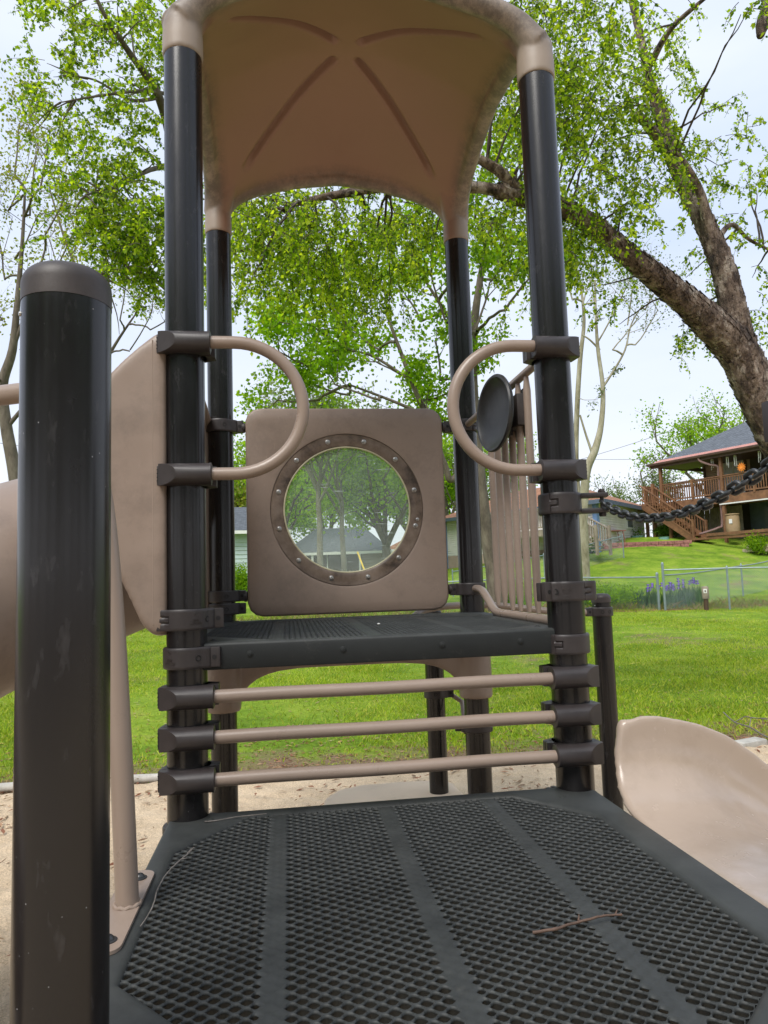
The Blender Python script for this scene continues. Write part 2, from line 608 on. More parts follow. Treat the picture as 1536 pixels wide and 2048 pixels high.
def ground_mat():
    m, nt, b = new_mat('lawn')
    n1 = noise_node(nt, 1.1, 7, 0.7)
    r1 = ramp(nt, n1.outputs['Fac'], [(0.30, (0.10, 0.18, 0.016)), (0.47, (0.17, 0.28, 0.024)), (0.6, (0.25, 0.35, 0.036)), (0.72, (0.32, 0.33, 0.08))])
    n2 = noise_node(nt, 26.0, 5, 0.8)
    r2 = ramp(nt, n2.outputs['Fac'], [(0.3, 0.55), (0.7, 1.4)])
    c = mixc(nt, 1.0, r1.outputs['Color'], r2.outputs['Color'], 'MULTIPLY')
    # worn earth along the sand and by the fence
    tcn = nt.nodes.new('ShaderNodeTexCoord')
    sp = nt.nodes.new('ShaderNodeSeparateXYZ')
    nt.links.new(tcn.outputs['Object'], sp.inputs[0])
    n3 = noise_node(nt, 2.6, 5, 0.7)
    ed = N(nt, 'ShaderNodeMath', operation='MULTIPLY_ADD'); ed.inputs[1].default_value = 2.6; ed.inputs[2].default_value = -1.3
    nt.links.new(n3.outputs['Fac'], ed.inputs[0])
    ys = N(nt, 'ShaderNodeMath', operation='ADD')
    nt.links.new(sp.outputs['Y'], ys.inputs[0]); nt.links.new(ed.outputs[0], ys.inputs[1])
    mr = N(nt, 'ShaderNodeMapRange'); mr.inputs['From Min'].default_value = 3.45; mr.inputs['From Max'].default_value = 4.1
    mr.inputs['To Min'].default_value = 1.0; mr.inputs['To Max'].default_value = 0.0
    nt.links.new(ys.outputs[0], mr.inputs['Value'])
    n4 = noise_node(nt, 40.0, 6, 0.8)
    r4 = ramp(nt, n4.outputs['Fac'], [(0.35, (0.12, 0.075, 0.045)), (0.6, (0.33, 0.24, 0.15))])
    c = mixc(nt, mr.outputs['Result'], c, r4.outputs['Color'])
    n5 = noise_node(nt, 0.45, 6, 0.75)
    r5 = ramp(nt, n5.outputs['Fac'], [(0.56, 0.0), (0.68, 0.85)])
    c = mixc(nt, r5.outputs['Color'], c, r4.outputs['Color'])
    nt.links.new(c, b.inputs['Base Color'])
    b.inputs['Roughness'].default_value = 0.95
    b.inputs['Specular IOR Level'].default_value = 0.1
    bump(nt, b, n2.outputs['Fac'], 0.8, 0.04)
    return m


MT['lawn'] = ground_mat()


def sand_mat():
    m, nt, b = new_mat('sand')
    n1 = noise_node(nt, 3.0, 6, 0.7)
    r1 = ramp(nt, n1.outputs['Fac'], [(0.3, (0.54, 0.41, 0.27)), (0.7, (0.74, 0.58, 0.40))])
    n2 = noise_node(nt, 130.0, 4, 0.8)
    r2 = ramp(nt, n2.outputs['Fac'], [(0.33, 0.55), (0.66, 1.2)])
    c = mixc(nt, 1.0, r1.outputs['Color'], r2.outputs['Color'], 'MULTIPLY')
    nt.links.new(c, b.inputs['Base Color'])
    b.inputs['Roughness'].default_value = 0.95
    bp = bump(nt, b, n2.outputs['Fac'], 0.7, 0.006)
    n3 = noise_node(nt, 9.0, 6, 0.7)
    bump(nt, b, n3.outputs['Fac'], 0.7, 0.05, bp)
    return m


MT['sand'] = sand_mat()
MT['concrete'] = simple('grey_edging', (0.42, 0.40, 0.36), 0.85, 0.25, 12, 90, 0.006, 0.5)


def siding_mat(name, col, pitch=0.12, depth=0.45):
    m, nt, b = new_mat(name)
    tcn = nt.nodes.new('ShaderNodeTexCoord')
    sp = nt.nodes.new('ShaderNodeSeparateXYZ')
    nt.links.new(tcn.outputs['Object'], sp.inputs[0])
    d = N(nt, 'ShaderNodeMath', operation='MULTIPLY'); d.inputs[1].default_value = 1.0 / pitch
    nt.links.new(sp.outputs['Z'], d.inputs[0])
    fr = N(nt, 'ShaderNodeMath', operation='FRACT')
    nt.links.new(d.outputs[0], fr.inputs[0])
    bpr = ramp(nt, fr.outputs[0], [(0.0, 0.0), (0.10, 0.35), (0.18, 1.0), (1.0, 0.75)])
    n1 = noise_node(nt, 2.0, 4, 0.6)
    r1 = ramp(nt, n1.outputs['Fac'], [(0.3, [c * 0.9 for c in col]), (0.7, [min(1, c * 1.08) for c in col])])
    nt.links.new(r1.outputs['Color'], b.inputs['Base Color'])
    b.inputs['Roughness'].default_value = 0.6
    bump(nt, b, bpr.outputs['Color'], 1.0, 0.03)
    return m


MT['siding_grey'] = siding_mat('pale_grey_siding', (0.78, 0.76, 0.74))
MT['siding_tan'] = siding_mat('tan_siding', (0.42, 0.33, 0.26))
MT['siding_aqua'] = siding_mat('pale_aqua_siding', (0.50, 0.60, 0.60), 0.2)
MT['foundation'] = simple('pinkish_foundation', (0.42, 0.32, 0.27), 0.9, 0.12, 3)


def shingle_mat(name, col, sx=3.0, sz=7.0):
    m, nt, b = new_mat(name)
    tcn = nt.nodes.new('ShaderNodeTexCoord')
    br = N(nt, 'ShaderNodeTexBrick', Scale=3.2)
    br.inputs['Color1'].default_value = (*[c * 1.25 for c in col], 1)
    br.inputs['Color2'].default_value = (*[c * 0.75 for c in col], 1)
    br.inputs['Mortar'].default_value = (*[c * 0.45 for c in col], 1)
    br.inputs['Mortar Size'].default_value = 0.03
    nt.links.new(tcn.outputs['UV'], br.inputs['Vector'])
    nt.links.new(tcn.outputs['Object'], br.inputs['Vector'])
    n1 = noise_node(nt, 5.0, 5, 0.7)
    r1 = ramp(nt, n1.outputs['Fac'], [(0.3, 0.75), (0.7, 1.25)])
    c = mixc(nt, 1.0, br.outputs['Color'], r1.outputs['Color'], 'MULTIPLY')
    nt.links.new(c, b.inputs['Base Color'])
    b.inputs['Roughness'].default_value = 0.9
    return m


MT['roof_grey'] = shingle_mat('grey_shingles', (0.11, 0.125, 0.145))
MT['roof_orange'] = shingle_mat('orange_brown_shingles', (0.33, 0.155, 0.085))
MT['roof_pink'] = simple('salmon_corrugated_sheet', (0.55, 0.27, 0.22), 0.5, 0.2, 5)
MT['fascia_blue'] = simple('slate_blue_trim', (0.10, 0.135, 0.19), 0.5, 0.15, 5)
MT['trim_blue'] = simple('bright_blue_trim', (0.17, 0.28, 0.50), 0.5, 0.15, 5)
MT['white'] = simple('white_trim', (0.72, 0.72, 0.70), 0.5, 0.08, 5)
MT['glass'] = simple('window_glass', (0.12, 0.15, 0.17), 0.08, 0.2, 2, spec=0.8)
MT['curtain'] = simple('pale_blue_curtain', (0.5, 0.56, 0.62), 0.6, 0.25, 6, vscale=(8, 8, 1))
MT['deckwood'] = simple('stained_deck_wood', (0.19, 0.092, 0.042), 0.65, 0.4, 3, 30, 0.004, 0.4)
MT['greywood'] = simple('weathered_wood', (0.27, 0.225, 0.175), 0.8, 0.35, 4, 30, 0.004, 0.4)
MT['darkwood'] = simple('dark_brown_wood', (0.07, 0.038, 0.022), 0.6, 0.35, 4)
MT['cavity'] = simple('shade_dark_wall', (0.05, 0.045, 0.03), 0.9, 0.3, 1.5)  # porch and under-balcony shade painted into a dark olive wall colour
MT['downspout'] = simple('brown_downspout', (0.20, 0.12, 0.105), 0.4, 0.15, 5)
MT['barrel'] = simple('tan_barrel_plastic', (0.34, 0.235, 0.13), 0.45, 0.12, 4)
MT['teal'] = simple('teal_glaze', (0.20, 0.37, 0.36), 0.25, 0.15, 4)
MT['brick'] = simple('rough_red_block', (0.30, 0.13, 0.11), 0.9, 0.4, 9, 14, 0.03, 0.8)
MT['stone'] = simple('tan_stone_block', (0.42, 0.35, 0.25), 0.9, 0.3, 6, 14, 0.03, 0.6)
MT['galv'] = simple('galvanised_steel', (0.24, 0.30, 0.31), 0.45, 0.15, 10, metallic=0.35)
MT['orange'] = simple('orange_painted_metal', (0.80, 0.25, 0.03), 0.45, 0.15, 6)
MT['yellow'] = simple('yellow_plastic_sleeve', (0.85, 0.55, 0.03), 0.5, 0.08, 6)
MT['cable'] = simple('grey_cable', (0.09, 0.09, 0.10), 0.6, 0.1, 1)
MT['chain'] = simple('blackened_chain', (0.022, 0.024, 0.026), 0.38, 0.5, 60, 140, 0.001, 0.4, spec=0.7)
MT['dish'] = simple('black_drum_rubber', (0.020, 0.020, 0.020), 0.42, 0.45, 16, 90, 0.0008, 0.3)
MT['redpaint'] = simple('faded_red_paint', (0.40, 0.16, 0.13), 0.6, 0.15, 6)
# ------------------------------------------------------------------ terrain
S = 1.277
GZ = -0.75


def sst(x):
    x = np.clip(x, 0, 1)
    return x * x * (3 - 2 * x)


def gz(x, y):
    x = np.asarray(x, dtype=float); y = np.asarray(y, dtype=float)
    base = GZ + 0.03 * np.clip(y - 4, 0, 40)
    hill = sst((y - 18) / 15.0) * 2.3 * sst((x - 3) / 15.0)
    far = 0.012 * np.clip(y - 44, 0, 60)
    wob = 0.03 * (np.sin(x * 0.9 + 1) * np.cos(y * 0.7) + np.sin(x * 0.31 + y * 0.43)) * sst((y - 3.2) / 3)
    return base + hill + far + wob


def axis(lo, hi, near_lo, near_hi, fine, coarse_growth=1.18):
    a = list(np.arange(near_lo, near_hi, fine))
    s = fine
    v = near_hi
    while v < hi:
        a.append(v); s *= coarse_growth; v += s
    a.append(hi)
    s = fine; v = near_lo - fine
    while v > lo:
        a.insert(0, v); s *= coarse_growth; v -= s
    a.insert(0, lo)
    return np.array(a)


xs = axis(-500, 600, -8, 24, 0.25)
ys = axis(-200, 900, -2, 40, 0.25)
X, Y = np.meshgrid(xs, ys)
Z = gz(X, Y)
W_, H_ = len(xs), len(ys)
idx = np.arange(W_ * H_).reshape(H_, W_)
F = np.stack([idx[:-1, :-1], idx[:-1, 1:], idx[1:, 1:], idx[1:, :-1]], -1).reshape(-1, 4)
np_mesh('lawn', np.stack([X, Y, Z], -1).reshape(-1, 3), F, MT['lawn'], smooth=True, kind='structure')

# sand pit sheet, small humps, ragged far edge
xs = axis(-14, 14, -3.2, 4.6, 0.035, 1.25)
ys = axis(-12, 3.3, -1.5, 3.22, 0.035, 1.25)
X, Y = np.meshgrid(xs, ys)
edge = 3.28 + 0.05 * np.sin(X * 3.1) + 0.035 * np.sin(X * 7.7 + 1)
Y = np.where(ys[:, None] >= 3.2, edge, Y)
Zs = GZ + 0.034 + 0.012 * (np.sin(X * 11 + 2 * np.sin(Y * 7)) * np.sin(Y * 13 + 1.5 * np.sin(X * 5))) + 0.008 * np.sin(X * 29 + Y * 17) * np.sin(Y * 31 - X * 9)
Zs = np.where(ys[:, None] >= 3.2, GZ - 0.02, Zs)
W_, H_ = len(xs), len(ys)
idx = np.arange(W_ * H_).reshape(H_, W_)
F = np.stack([idx[:-1, :-1], idx[:-1, 1:], idx[1:, 1:], idx[1:, :-1]], -1).reshape(-1, 4)
np_mesh('sand', np.stack([X, Y, Zs], -1).reshape(-1, 3), F, MT['sand'], smooth=True, kind='structure')

# ------------------------------------------------------------------ play structure
play = empty('play_structure', (S / 2, S / 2, GZ), label='brown and tan playground climbing tower with domed plastic roof and black mesh decks', cat='playground')
PO = Vector((S / 2, S / 2, GZ))


class PART(MB):
    """mesh written in world coordinates, linked as a child of the tower"""
    pass


def to_parent(o, parent, origin=None):
    """parent o while its mesh is in world coordinates"""
    o.parent = parent
    base = world_loc(parent)
    o.location = -base
    return o


def world_loc(o):
    l = Vector(o.location)
    while o.parent:
        o = o.parent
        l += Vector(o.location)
    return l


def part(name, mb, mats, parent=play, smooth=35, **k):
    o = mb.build(name, mats, None, smooth, **k) if isinstance(mb, MB) else link_mesh(name, mb, mats, None, smooth, **k)
    return to_parent(o, parent)


PR = 0.0635


def make_post(x, y, z0, z1, r=PR, cap=False, label=None):
    mb = MB()
    prof = []
    n = 14
    for i in range(n + 1):
        prof.append((r, z0 + (z1 - z0) * i / n))
    mb.lathe(prof, 128, (x, y, 0))
    o = part('support_post', mb, MT['post'], label=label)
    if cap:
        c = MB()
        rc = r * 1.012
        h = r * 0.84
        pr = [(rc, z1 - h * 0.15), (rc, z1 + h * 0.35)]
        for a in range(1, 9):
            t = a / 8 * math.pi / 2
            pr.append((rc - (1 - math.cos(t)) * rc * 0.42, z1 + h * 0.35 + math.sin(t) * h * 0.55))
        pr += [(rc * 0.3, z1 + h * 0.955), (0.002, z1 + h * 0.965)]
        c.lathe(pr, 48, (x, y, 0))
        part('post_cap', c, MT['cap'], o)
        rv = MB()
        rot = Matrix.Rotation(R(205), 3, 'Z') @ Matrix.Rotation(R(90), 3, 'Y')
        rv.lathe([(0.004, 0), (0.0035, 0.002), (0.001, 0.003)], 10, (x + math.cos(R(205)) * r, y + math.sin(R(205)) * r, z1 - r * 0.45), rot)
        part('rivet', rv, MT['steel'], o)
    return o


pFL = make_post(0, 0, GZ - 0.1, 2.56)
pFR = make_post(S, 0, GZ - 0.1, 2.56)
pBL = make_post(0, S, GZ - 0.1, 2.56)
pBR = make_post(S, S, GZ - 0.1, 2.56)
pNL = make_post(0, -S, GZ - 0.1, 1.156, cap=True)
pNR = make_post(S, -S, GZ - 0.1, 1.156, cap=True)
q1 = at(1205, 1250, 3.95)
pSR = make_post(q1.x, q1.y, GZ - 0.1, at(1203, 1202, 3.95).z, r=0.052, cap=True)
q2 = at(872, 1420, 3.95)
pSB = make_post(q2.x, q2.y, GZ - 0.1, 0.5, r=0.052, cap=True)


# --- clamps -------------------------------------------------------
def wrapped_band(mb, h, rfun, grooves, nth=176, nz=14, z0=0.0, depth=0.0045, ri=PR - 0.002):
    """ring with outline rfun(theta); grooves(theta, zn) -> True where the seam is cut"""
    nzv = nz + 1
    vs = []
    gset = set()
    for j in range(nzv):
        zn = j / nz
        for k in range(nth):
            th = 2 * math.pi * (k + 0.5) / nth
            g = any(grooves(2 * math.pi * ((k + a) % nth + 0.5) / nth, (j + b) / nz) for a in (0,) for b in (0,))
            r = rfun(th)
            e = 0.0025 if (j == 0 or j == nz) else 0.0
            if g: r -= depth; gset.add((j, k))
            vs.append((math.cos(th) * (r - e), math.sin(th) * (r - e), z0 + h * (zn - 0.5) ))
    fs = []; mis = []
    for j in range(nz):
        for k in range(nth):
            k2 = (k + 1) % nth
            fs.append((j * nth + k, j * nth + k2, (j + 1) * nth + k2, (j + 1) * nth + k))
            mis.append(1 if sum(t_ in gset for t_ in ((j, k), (j, k2), (j + 1, k2), (j + 1, k))) >= 3 else 0)
    b0 = len(vs)
    for z in (-h / 2, h / 2):
        for k in range(nth):
            th = 2 * math.pi * (k + 0.5) / nth
            vs.append((math.cos(th) * ri, math.sin(th) * ri, z0 + z))
    for k in range(nth):
        k2 = (k + 1) % nth
        fs.append((k2, k, b0 + k, b0 + k2))
        t = nz * nth
        fs.append((t + k, t + k2, b0 + nth + k2, b0 + nth + k))
    m0 = len(mb.mi)
    mb.add(vs, fs)
    mb.mi[m0:m0 + len(mis)] = mis


def s_groove(center, wid=0.17):
    """S-shaped finger joint around angle center (radians, -pi..pi)"""
    def g(th, zn):
        d = (th - center + math.pi) % (2 * math.pi) - math.pi
        a = wid
        t = 0.026
        if zn < 0.30: return abs(d + a) < t
        if zn < 0.40: return -a - t < d < a + t
        if zn < 0.60: return abs(d - a) < t
        if zn < 0.70: return -a - t < d < a + t
        return abs(d + a) < t
    return g


def text_obj(body, size, M, mat, parent, name='moulded_lettering', ext=0.0006):
    cu = bpy.data.curves.new('t', 'FONT')
    cu.body = body
    cu.size = size
    cu.extrude = ext
    cu.align_x = 'CENTER'
    cu.space_line = 0.85
    cu.resolution_u = 2
    o = bpy.data.objects.new('t', cu)
    COL.objects.link(o)
    dg = bpy.context.evaluated_depsgraph_get(); dg.update()
    me = bpy.data.meshes.new_from_object(o.evaluated_get(dg))
    bpy.data.objects.remove(o)
    me.transform(M)
    ob = link_mesh(name, me, mat, None, False)
    return to_parent(ob, parent)


def band_mesh(hinge, flange, h=0.066, r0=0.0745, r=PR, lug=None):
    """hinge, flange: directions in degrees (mesh angle) of seam and of the bolt flange"""
    mb = MB()
    hg = R(hinge); fl = R(flange)

    def rf(th):
        d1 = (th - hg + math.pi) % (2 * math.pi) - math.pi
        v = r0 + 0.004 * math.exp(-(d1 / 0.42) ** 2)
        if lug is not None:
            d3 = (th - R(lug) + math.pi) % (2 * math.pi) - math.pi
            v += 0.031 * math.exp(-abs(d3 / 0.38) ** 3)
        d2 = (th - fl + math.pi) % (2 * math.pi) - math.pi
        v += 0.014 * math.exp(-(d2 / 0.5) ** 4)
        return v
    wrapped_band(mb, h, rf, s_groove((hg + math.pi) % (2 * math.pi) - math.pi if hg > math.pi else hg), ri=r - 0.002)
    # two flange halves with a gap, bolt between
    rot = Matrix.Rotation(fl, 3, 'Z')
    for s in (-1, 1):
        mb.box(rot @ Vector((r0 + 0.022, s * 0.0125, 0)), (0.036, 0.019, h * 0.96), rot, 0.004)
    mb.cm = 1
    rr = rot @ Matrix.Rotation(R(90), 3, 'X')
    mb.lathe([(0.0075, -0.023), (0.0075, 0.023)], 12, rot @ Vector((r0 + 0.022, 0, 0)), rr)
    return mb


def add_band(postobj, x, y, z, hinge, flange, h=0.066, r0=0.0745, r=PR, holes=(), lug=None, **k):
    mb = band_mesh(hinge, flange, h, r0, r, lug)
    for hdeg in holes:
        rot = Matrix.Rotation(R(hdeg), 3, 'Z') @ Matrix.Rotation(R(90), 3, 'Y')
        cc = Vector((math.cos(R(hdeg)), math.sin(R(hdeg)), 0))
        q = 0.001
        d2 = (R(hdeg) - R(flange) + math.pi) % (2 * math.pi) - math.pi
        rad = r0 + 0.014 * math.exp(-(d2 / 0.5) ** 4)
        mb.cm = 1
        mb.lathe([(0.0095, -0.002), (0.0095, 0.0012), (0.007, 0.0012), (0.006, -0.001)], 14, cc * rad, rot)
    me = mb.mesh('band')
    me.transform(Matrix.Translation((x, y, z)))
    return to_parent(link_mesh('band_clamp', me, [MT['clamp'], MT['gap']], None, 40, **k), postobj)


def rail_clamp_mesh(side, h=0.066):
    """side=+1: tube leaves toward +x, flat D face on the -x side"""
    mb = MB()
    rf = lambda th: 0.0745
    wrapped_band(mb, h, rf, lambda a, b: False, nth=72, nz=4)
    # rear flange box and wing
    # front housing: horizontal round bar cut by a slanting plane
    bm = bmesh.new()
    n = 32
    ax_y, rad = -0.071, 0.0350
    x0, x1 = -0.12, 0.088
    ring = []
    for xx in (x0, x1):
        L = []
        for k in range(n):
            a = 2 * math.pi * k / n
            yy = ax_y + math.cos(a) * rad
            zz = math.sin(a) * rad
            if yy > ax_y: yy = ax_y + (yy - ax_y) * 2.2       # D section: deeper toward the post
            L.append(bm.verts.new((xx, yy, zz)))
        ring.append(L)
    for k in range(n):
        k2 = (k + 1) % n
        bm.faces.new((ring[0][k], ring[0][k2], ring[1][k2], ring[1][k]))
    bm.faces.new(ring[0][::-1]); bm.faces.new(ring[1])
    bmesh.ops.recalc_face_normals(bm, faces=bm.faces)
    no = Vector((-0.50, -0.865, 0)).normalized()
    co = Vector((-0.016, ax_y - 0.0345, 0))
    res = bmesh.ops.bisect_plane(bm, geom=list(bm.verts) + list(bm.edges) + list(bm.faces), plane_co=co, plane_no=no, clear_outer=True)
    ed = [e for e in res['geom_cut'] if isinstance(e, bmesh.types.BMEdge)]
    bmesh.ops.contextual_create(bm, geom=ed)
    res = bmesh.ops.bisect_plane(bm, geom=list(bm.verts) + list(bm.edges) + list(bm.faces), plane_co=(-0.076, 0, 0), plane_no=(-1, 0, 0), clear_outer=True)
    ed = [e for e in res['geom_cut'] if isinstance(e, bmesh.types.BMEdge)]
    if ed: bmesh.ops.contextual_create(bm, geom=ed)
    bmesh.ops.recalc_face_normals(bm, faces=bm.faces)
    bm.verts.index_update()
    vs = [v.co.copy() for v in bm.verts]
    fs = [[v.index for v in f.verts] for f in bm.faces]
    bm.free()
    mb.add(vs, fs)
    # collar where the tube enters
    rotx = Matrix.Rotation(R(90), 3, 'Y')
    mb.lathe([(0.030, 0), (0.0365, 0.001), (0.0365, 0.006), (0.030, 0.008)], 28, (0.084, ax_y, 0), rotx)
    # hinge block on the flat side
    mb.box((-0.070, -0.022, 0), (0.022, 0.062, h * 0.98), Matrix.Rotation(R(-6), 3, 'Z'), 0.004)
    # wing with bolt hole behind the tube side
    mb.prism([(0.052, -0.030), (0.100, -0.022), (0.100, -0.005), (0.052, 0.02)], -h / 2, h / 2)
    mb.prism([(0.060, 0.006), (0.100, 0.000), (0.100, 0.020), (0.052, 0.05)], -h / 2, h / 2)
    mb.cm = 1
    # finger joint seam: thin dark strips on the hinge block, painting its gap shade
    for (yy, zz, sy, sz) in ((-0.030, 0.020, 0.003, 0.018), (-0.036, 0.010, 0.014, 0.003), (-0.042, 0.001, 0.003, 0.018), (-0.036, -0.008, 0.014, 0.003), (-0.030, -0.018, 0.003, 0.018)):
        mb.box((-0.0808 + (yy + 0.03) * 0.1, yy + 0.012, zz), (0.002, sy, sz))
    for zz in (0.018, 0.006, -0.006, -0.018):
        mb.box((-0.078, -0.057 + 0.001, zz), (0.010, 0.003, 0.003))
    mb.lathe([(0.008, -0.0265), (0.008, -0.0235)], 12, (0.082, 0, 0), Matrix.Rotation(R(90), 3, 'X'))
    if side < 0:
        mb.v = [(-a, b, c) for a, b, c in mb.v]
        mb.f = [f[::-1] for f in mb.f]
    return mb


RC = {1: rail_clamp_mesh(1).mesh('rail_clamp'), -1: rail_clamp_mesh(-1).mesh('rail_clamp_m')}
for me in RC.values():
    me.materials.append(MT['clamp']); me.materials.append(MT['gap'])
    me.polygons.foreach_set('use_smooth', [True] * len(me.polygons))
    me.set_sharp_from_angle(angle=R(35))


def add_rail_clamp(postobj, x, y, z, side, rz=0.0):
    o = bpy.data.objects.new('rail_clamp', RC[side])
    COL.objects.link(o)
    o.parent = postobj
    o.location = Vector((x, y, z)) - world_loc(postobj)
    o.rotation_euler = (0, 0, rz)
    return o


ZR = [0.373, 0.249, 0.121]
ZH = [1.507, 1.073]
for z in ZR + ZH:
    add_rail_clamp(pFL, 0, 0, z, 1)
    add_rail_clamp(pFR, S, 0, z, -1)
YT = -0.071
RT = 0.0205
# rungs
for z in ZR:
    mb = MB()
    mb.tube([(0.080 + (S - 0.16) * i / 12, YT, z + 0.0012 * math.sin(i * 0.8)) for i in range(13)], RT, 24)
    part('rung', mb, MT['beige_metal'])
# D-shaped hand loops
hr_ = (ZH[0] - ZH[1]) / 2
zc = (ZH[0] + ZH[1]) / 2
for sgn, x0 in ((1, 0.0), (-1, S)):
    pts = []
    xs0 = 0.08
    xst = 0.165
    ext = hr_ * 1.02
    pts.append((x0 + sgn * xs0, YT, ZH[0]))
    for i in range(29):
        a = math.pi / 2 - math.pi * i / 28
        pts.append((x0 + sgn * (xst + math.cos(a) * ext), YT, zc + math.sin(a) * hr_))
    pts.append((x0 + sgn * xs0, YT, ZH[1]))
    mb = MB()
    mb.tube(pts, RT, 24)
    part('hand_loop', mb, MT['beige_metal'])

# band clamps
add_band(pFL, 0, 0, 0.612, 222, 14, holes=(-25,), lug=192)
add_band(pFL, 0, 0, 0.492, 120, -12, holes=(-55,))
add_band(pFL, 0, 0, -0.055, 200, 60)
add_band(pFR, S, 0, 0.658, -42, 205, holes=(228,), lug=-12)
add_band(pFR, S, 0, 0.480, 226, 80)
add_band(pFR, S, 0, 0.960, 234, 60, h=0.072)
add_band(pFR, S, 0, -0.055, 30, 120)
add_band(pBL, 0, S, 1.519, 150, 0, h=0.062, holes=(-70,))
add_band(pBL, 0, S, 0.660, 150, 0, h=0.056, holes=(-70,))
add_band(pBL, 0, S, 0.597, 150, 0, h=0.056, holes=(-70,))
add_band(pBR, S, S, 1.515, -60, 180, h=0.062, holes=(250,))
add_band(pBR, S, S, 0.654, 60, 180, h=0.062, holes=(-75, -60))
add_band(pBR, S, S, -0.042, -25, 165, h=0.062)
add_band(pNL, 0, -S, -0.055, 200, 60)
add_band(pNR, S, -S, -0.055, 30, 120)
add_band(pSR, q1.x, q1.y, at(1203, 1223, 3.95).z, 20, 185, h=0.048, r0=0.061, r=0.052, holes=(-110, -70))
add_band(pSB, q2.x, q2.y, at(870, 1386, 3.95).z, 150, -10, h=0.05, r0=0.061, r=0.052, holes=(-100,))


def facing(x, y, z, deg, rad, mirror=False):
    """matrix laying text (xy plane) on a post surface facing direction deg"""
    n = Vector((math.cos(R(deg)), math.sin(R(deg)), 0))
    xx = Vector((0, 0, 1)).cross(n)
    M = Matrix((xx, Vector((0, 0, 1)), n)).transposed().to_4x4()
    return Matrix.Translation(Vector((x, y, z)) + n * rad) @ M


def ring_mark(x, y, z, deg, rad, rr, parent):
    mb = MB()
    M = facing(x, y, z, deg, rad)
    mb.tube([M @ Vector((rr * math.cos(a), rr * math.sin(a), 0)) for a in np.linspace(0, 2 * math.pi, 15)], 0.0007, 6)
    mb.tube([M @ Vector((rr * .35 * math.cos(a), rr * .35 * math.sin(a), 0)) for a in np.linspace(0, 2 * math.pi, 9)], 0.0006, 6)
    part('moulded_ring', mb, MT['cap'], parent)


text_obj('Burke\n2001', 0.0135, facing(S, 0, 0.662, -106, 0.0752), MT['cap'], pFR)
ring_mark(S, 0, 0.638, -106, 0.0750, 0.0055, pFR)
text_obj('2000\nWORLD', 0.0115, facing(0, 0, 0.607, -60, 0.0752), MT['cap'], pFL)
ring_mark(0, 0, 0.630, -60, 0.0750, 0.0055, pFL)
text_obj('2020\nWORLD', 0.0115, facing(0, 0, 0.486, 232, 0.0752), MT['cap'], pFL)
ring_mark(0, 0, 0.512, 232, 0.0750, 0.005, pFL)

# --- mesh decks ---------------------------------------------------
DX0, DX1, DY0, DY1 = -0.055, S + 0.048, -S - 0.03, 0.012      # outer plate
OX0, OX1, OY0, OY1 = 0.0, 1.232, -1.268, -0.033              # opening
CX, CY = 0.19, 0.26


def octagon(x0, x1, y0, y1, cx, cy):
    return [(x0 + cx, y0), (x1 - cx, y0), (x1, y0 + cy), (x1, y1 - cy), (x1 - cx, y1), (x0 + cx, y1), (x0, y1 - cy), (x0, y0 + cy)]


def inset_oct(d):
    o = octagon(OX0 + d, OX1 - d, OY0 + d, OY1 - d, CX - d * 0.4, CY - d * 0.4)
    o[0] = (OX0 + d + 0.28 - d * 0.4, o[0][1]); o[7] = (o[7][0], OY0 + d + 0.32 - d * 0.4)
    o[1] = (OX1 - d - 0.20 + d * 0.4, o[1][1]); o[2] = (o[2][0], OY0 + d + 0.18 - d * 0.4)
    return o


def deck_frame_mesh():
    mb = MB()
    o = inset_oct(0)
    # outer octagon-matched ring: outer rectangle with 8 points in the same order
    out = [(o[0][0], DY0), (o[1][0], DY0), (DX1, o[2][1]), (DX1, o[3][1]), (o[4][0], DY1), (o[5][0], DY1), (DX0, o[6][1]), (DX0, o[7][1])]
    corners = {1: (DX1, DY0), 3: (DX1, DY1), 5: (DX0, DY1), 7: (DX0, DY0)}
    # rings from outside bottom up over the edge and into the opening
    def ring_outer(d, z):
        L = []
        for i, (x, y) in enumerate(out):
            L.append((x, y))
            if i in corners: L.append(corners[i])
        cx = (DX0 + DX1) / 2; cy = (DY0 + DY1) / 2
        hx = (DX1 - DX0) / 2; hy = (DY1 - DY0) / 2
        return [(cx + (x - cx) * (hx - d) / hx, cy + (y - cy) * (hy - d) / hy, z) for x, y in L]

    def ring_inner(d, z):
        p = inset_oct(d)
        L = []
        for i, (x, y) in enumerate(p):
            L.append((x, y, z))
            if i in corners:
                x2, y2 = p[(i + 1) % 8]
                L.append(((x + x2) / 2, (y + y2) / 2, z))
        return L
    rings = [ring_outer(0.012, -0.084), ring_outer(0.002, -0.085), ring_outer(0, -0.080), ring_outer(0, -0.010), ring_outer(0.003, -0.003), ring_outer(0.010, 0.0),
             ring_inner(-0.012, 0.0), ring_inner(-0.004, -0.002), ring_inner(0.002, -0.007), ring_inner(0.004, -0.014), ring_inner(-0.01, -0.018)]
    rings += [ring_outer(0.012, -0.018)]
    n = len(rings[0])
    vs = [v for r_ in rings for v in r_]
    fs = []
    for i in range(len(rings)):
        j = (i + 1) % len(rings)
        for k in range(n):
            k2 = (k + 1) % n
            fs.append((i * n + k, i * n + k2, j * n + k2, j * n + k))
    mb.add(vs, fs)
    # three stiffening bars under the mesh
    return mb.mesh('deck_frame')


BANDS = (0.287, 0.620, 0.960)


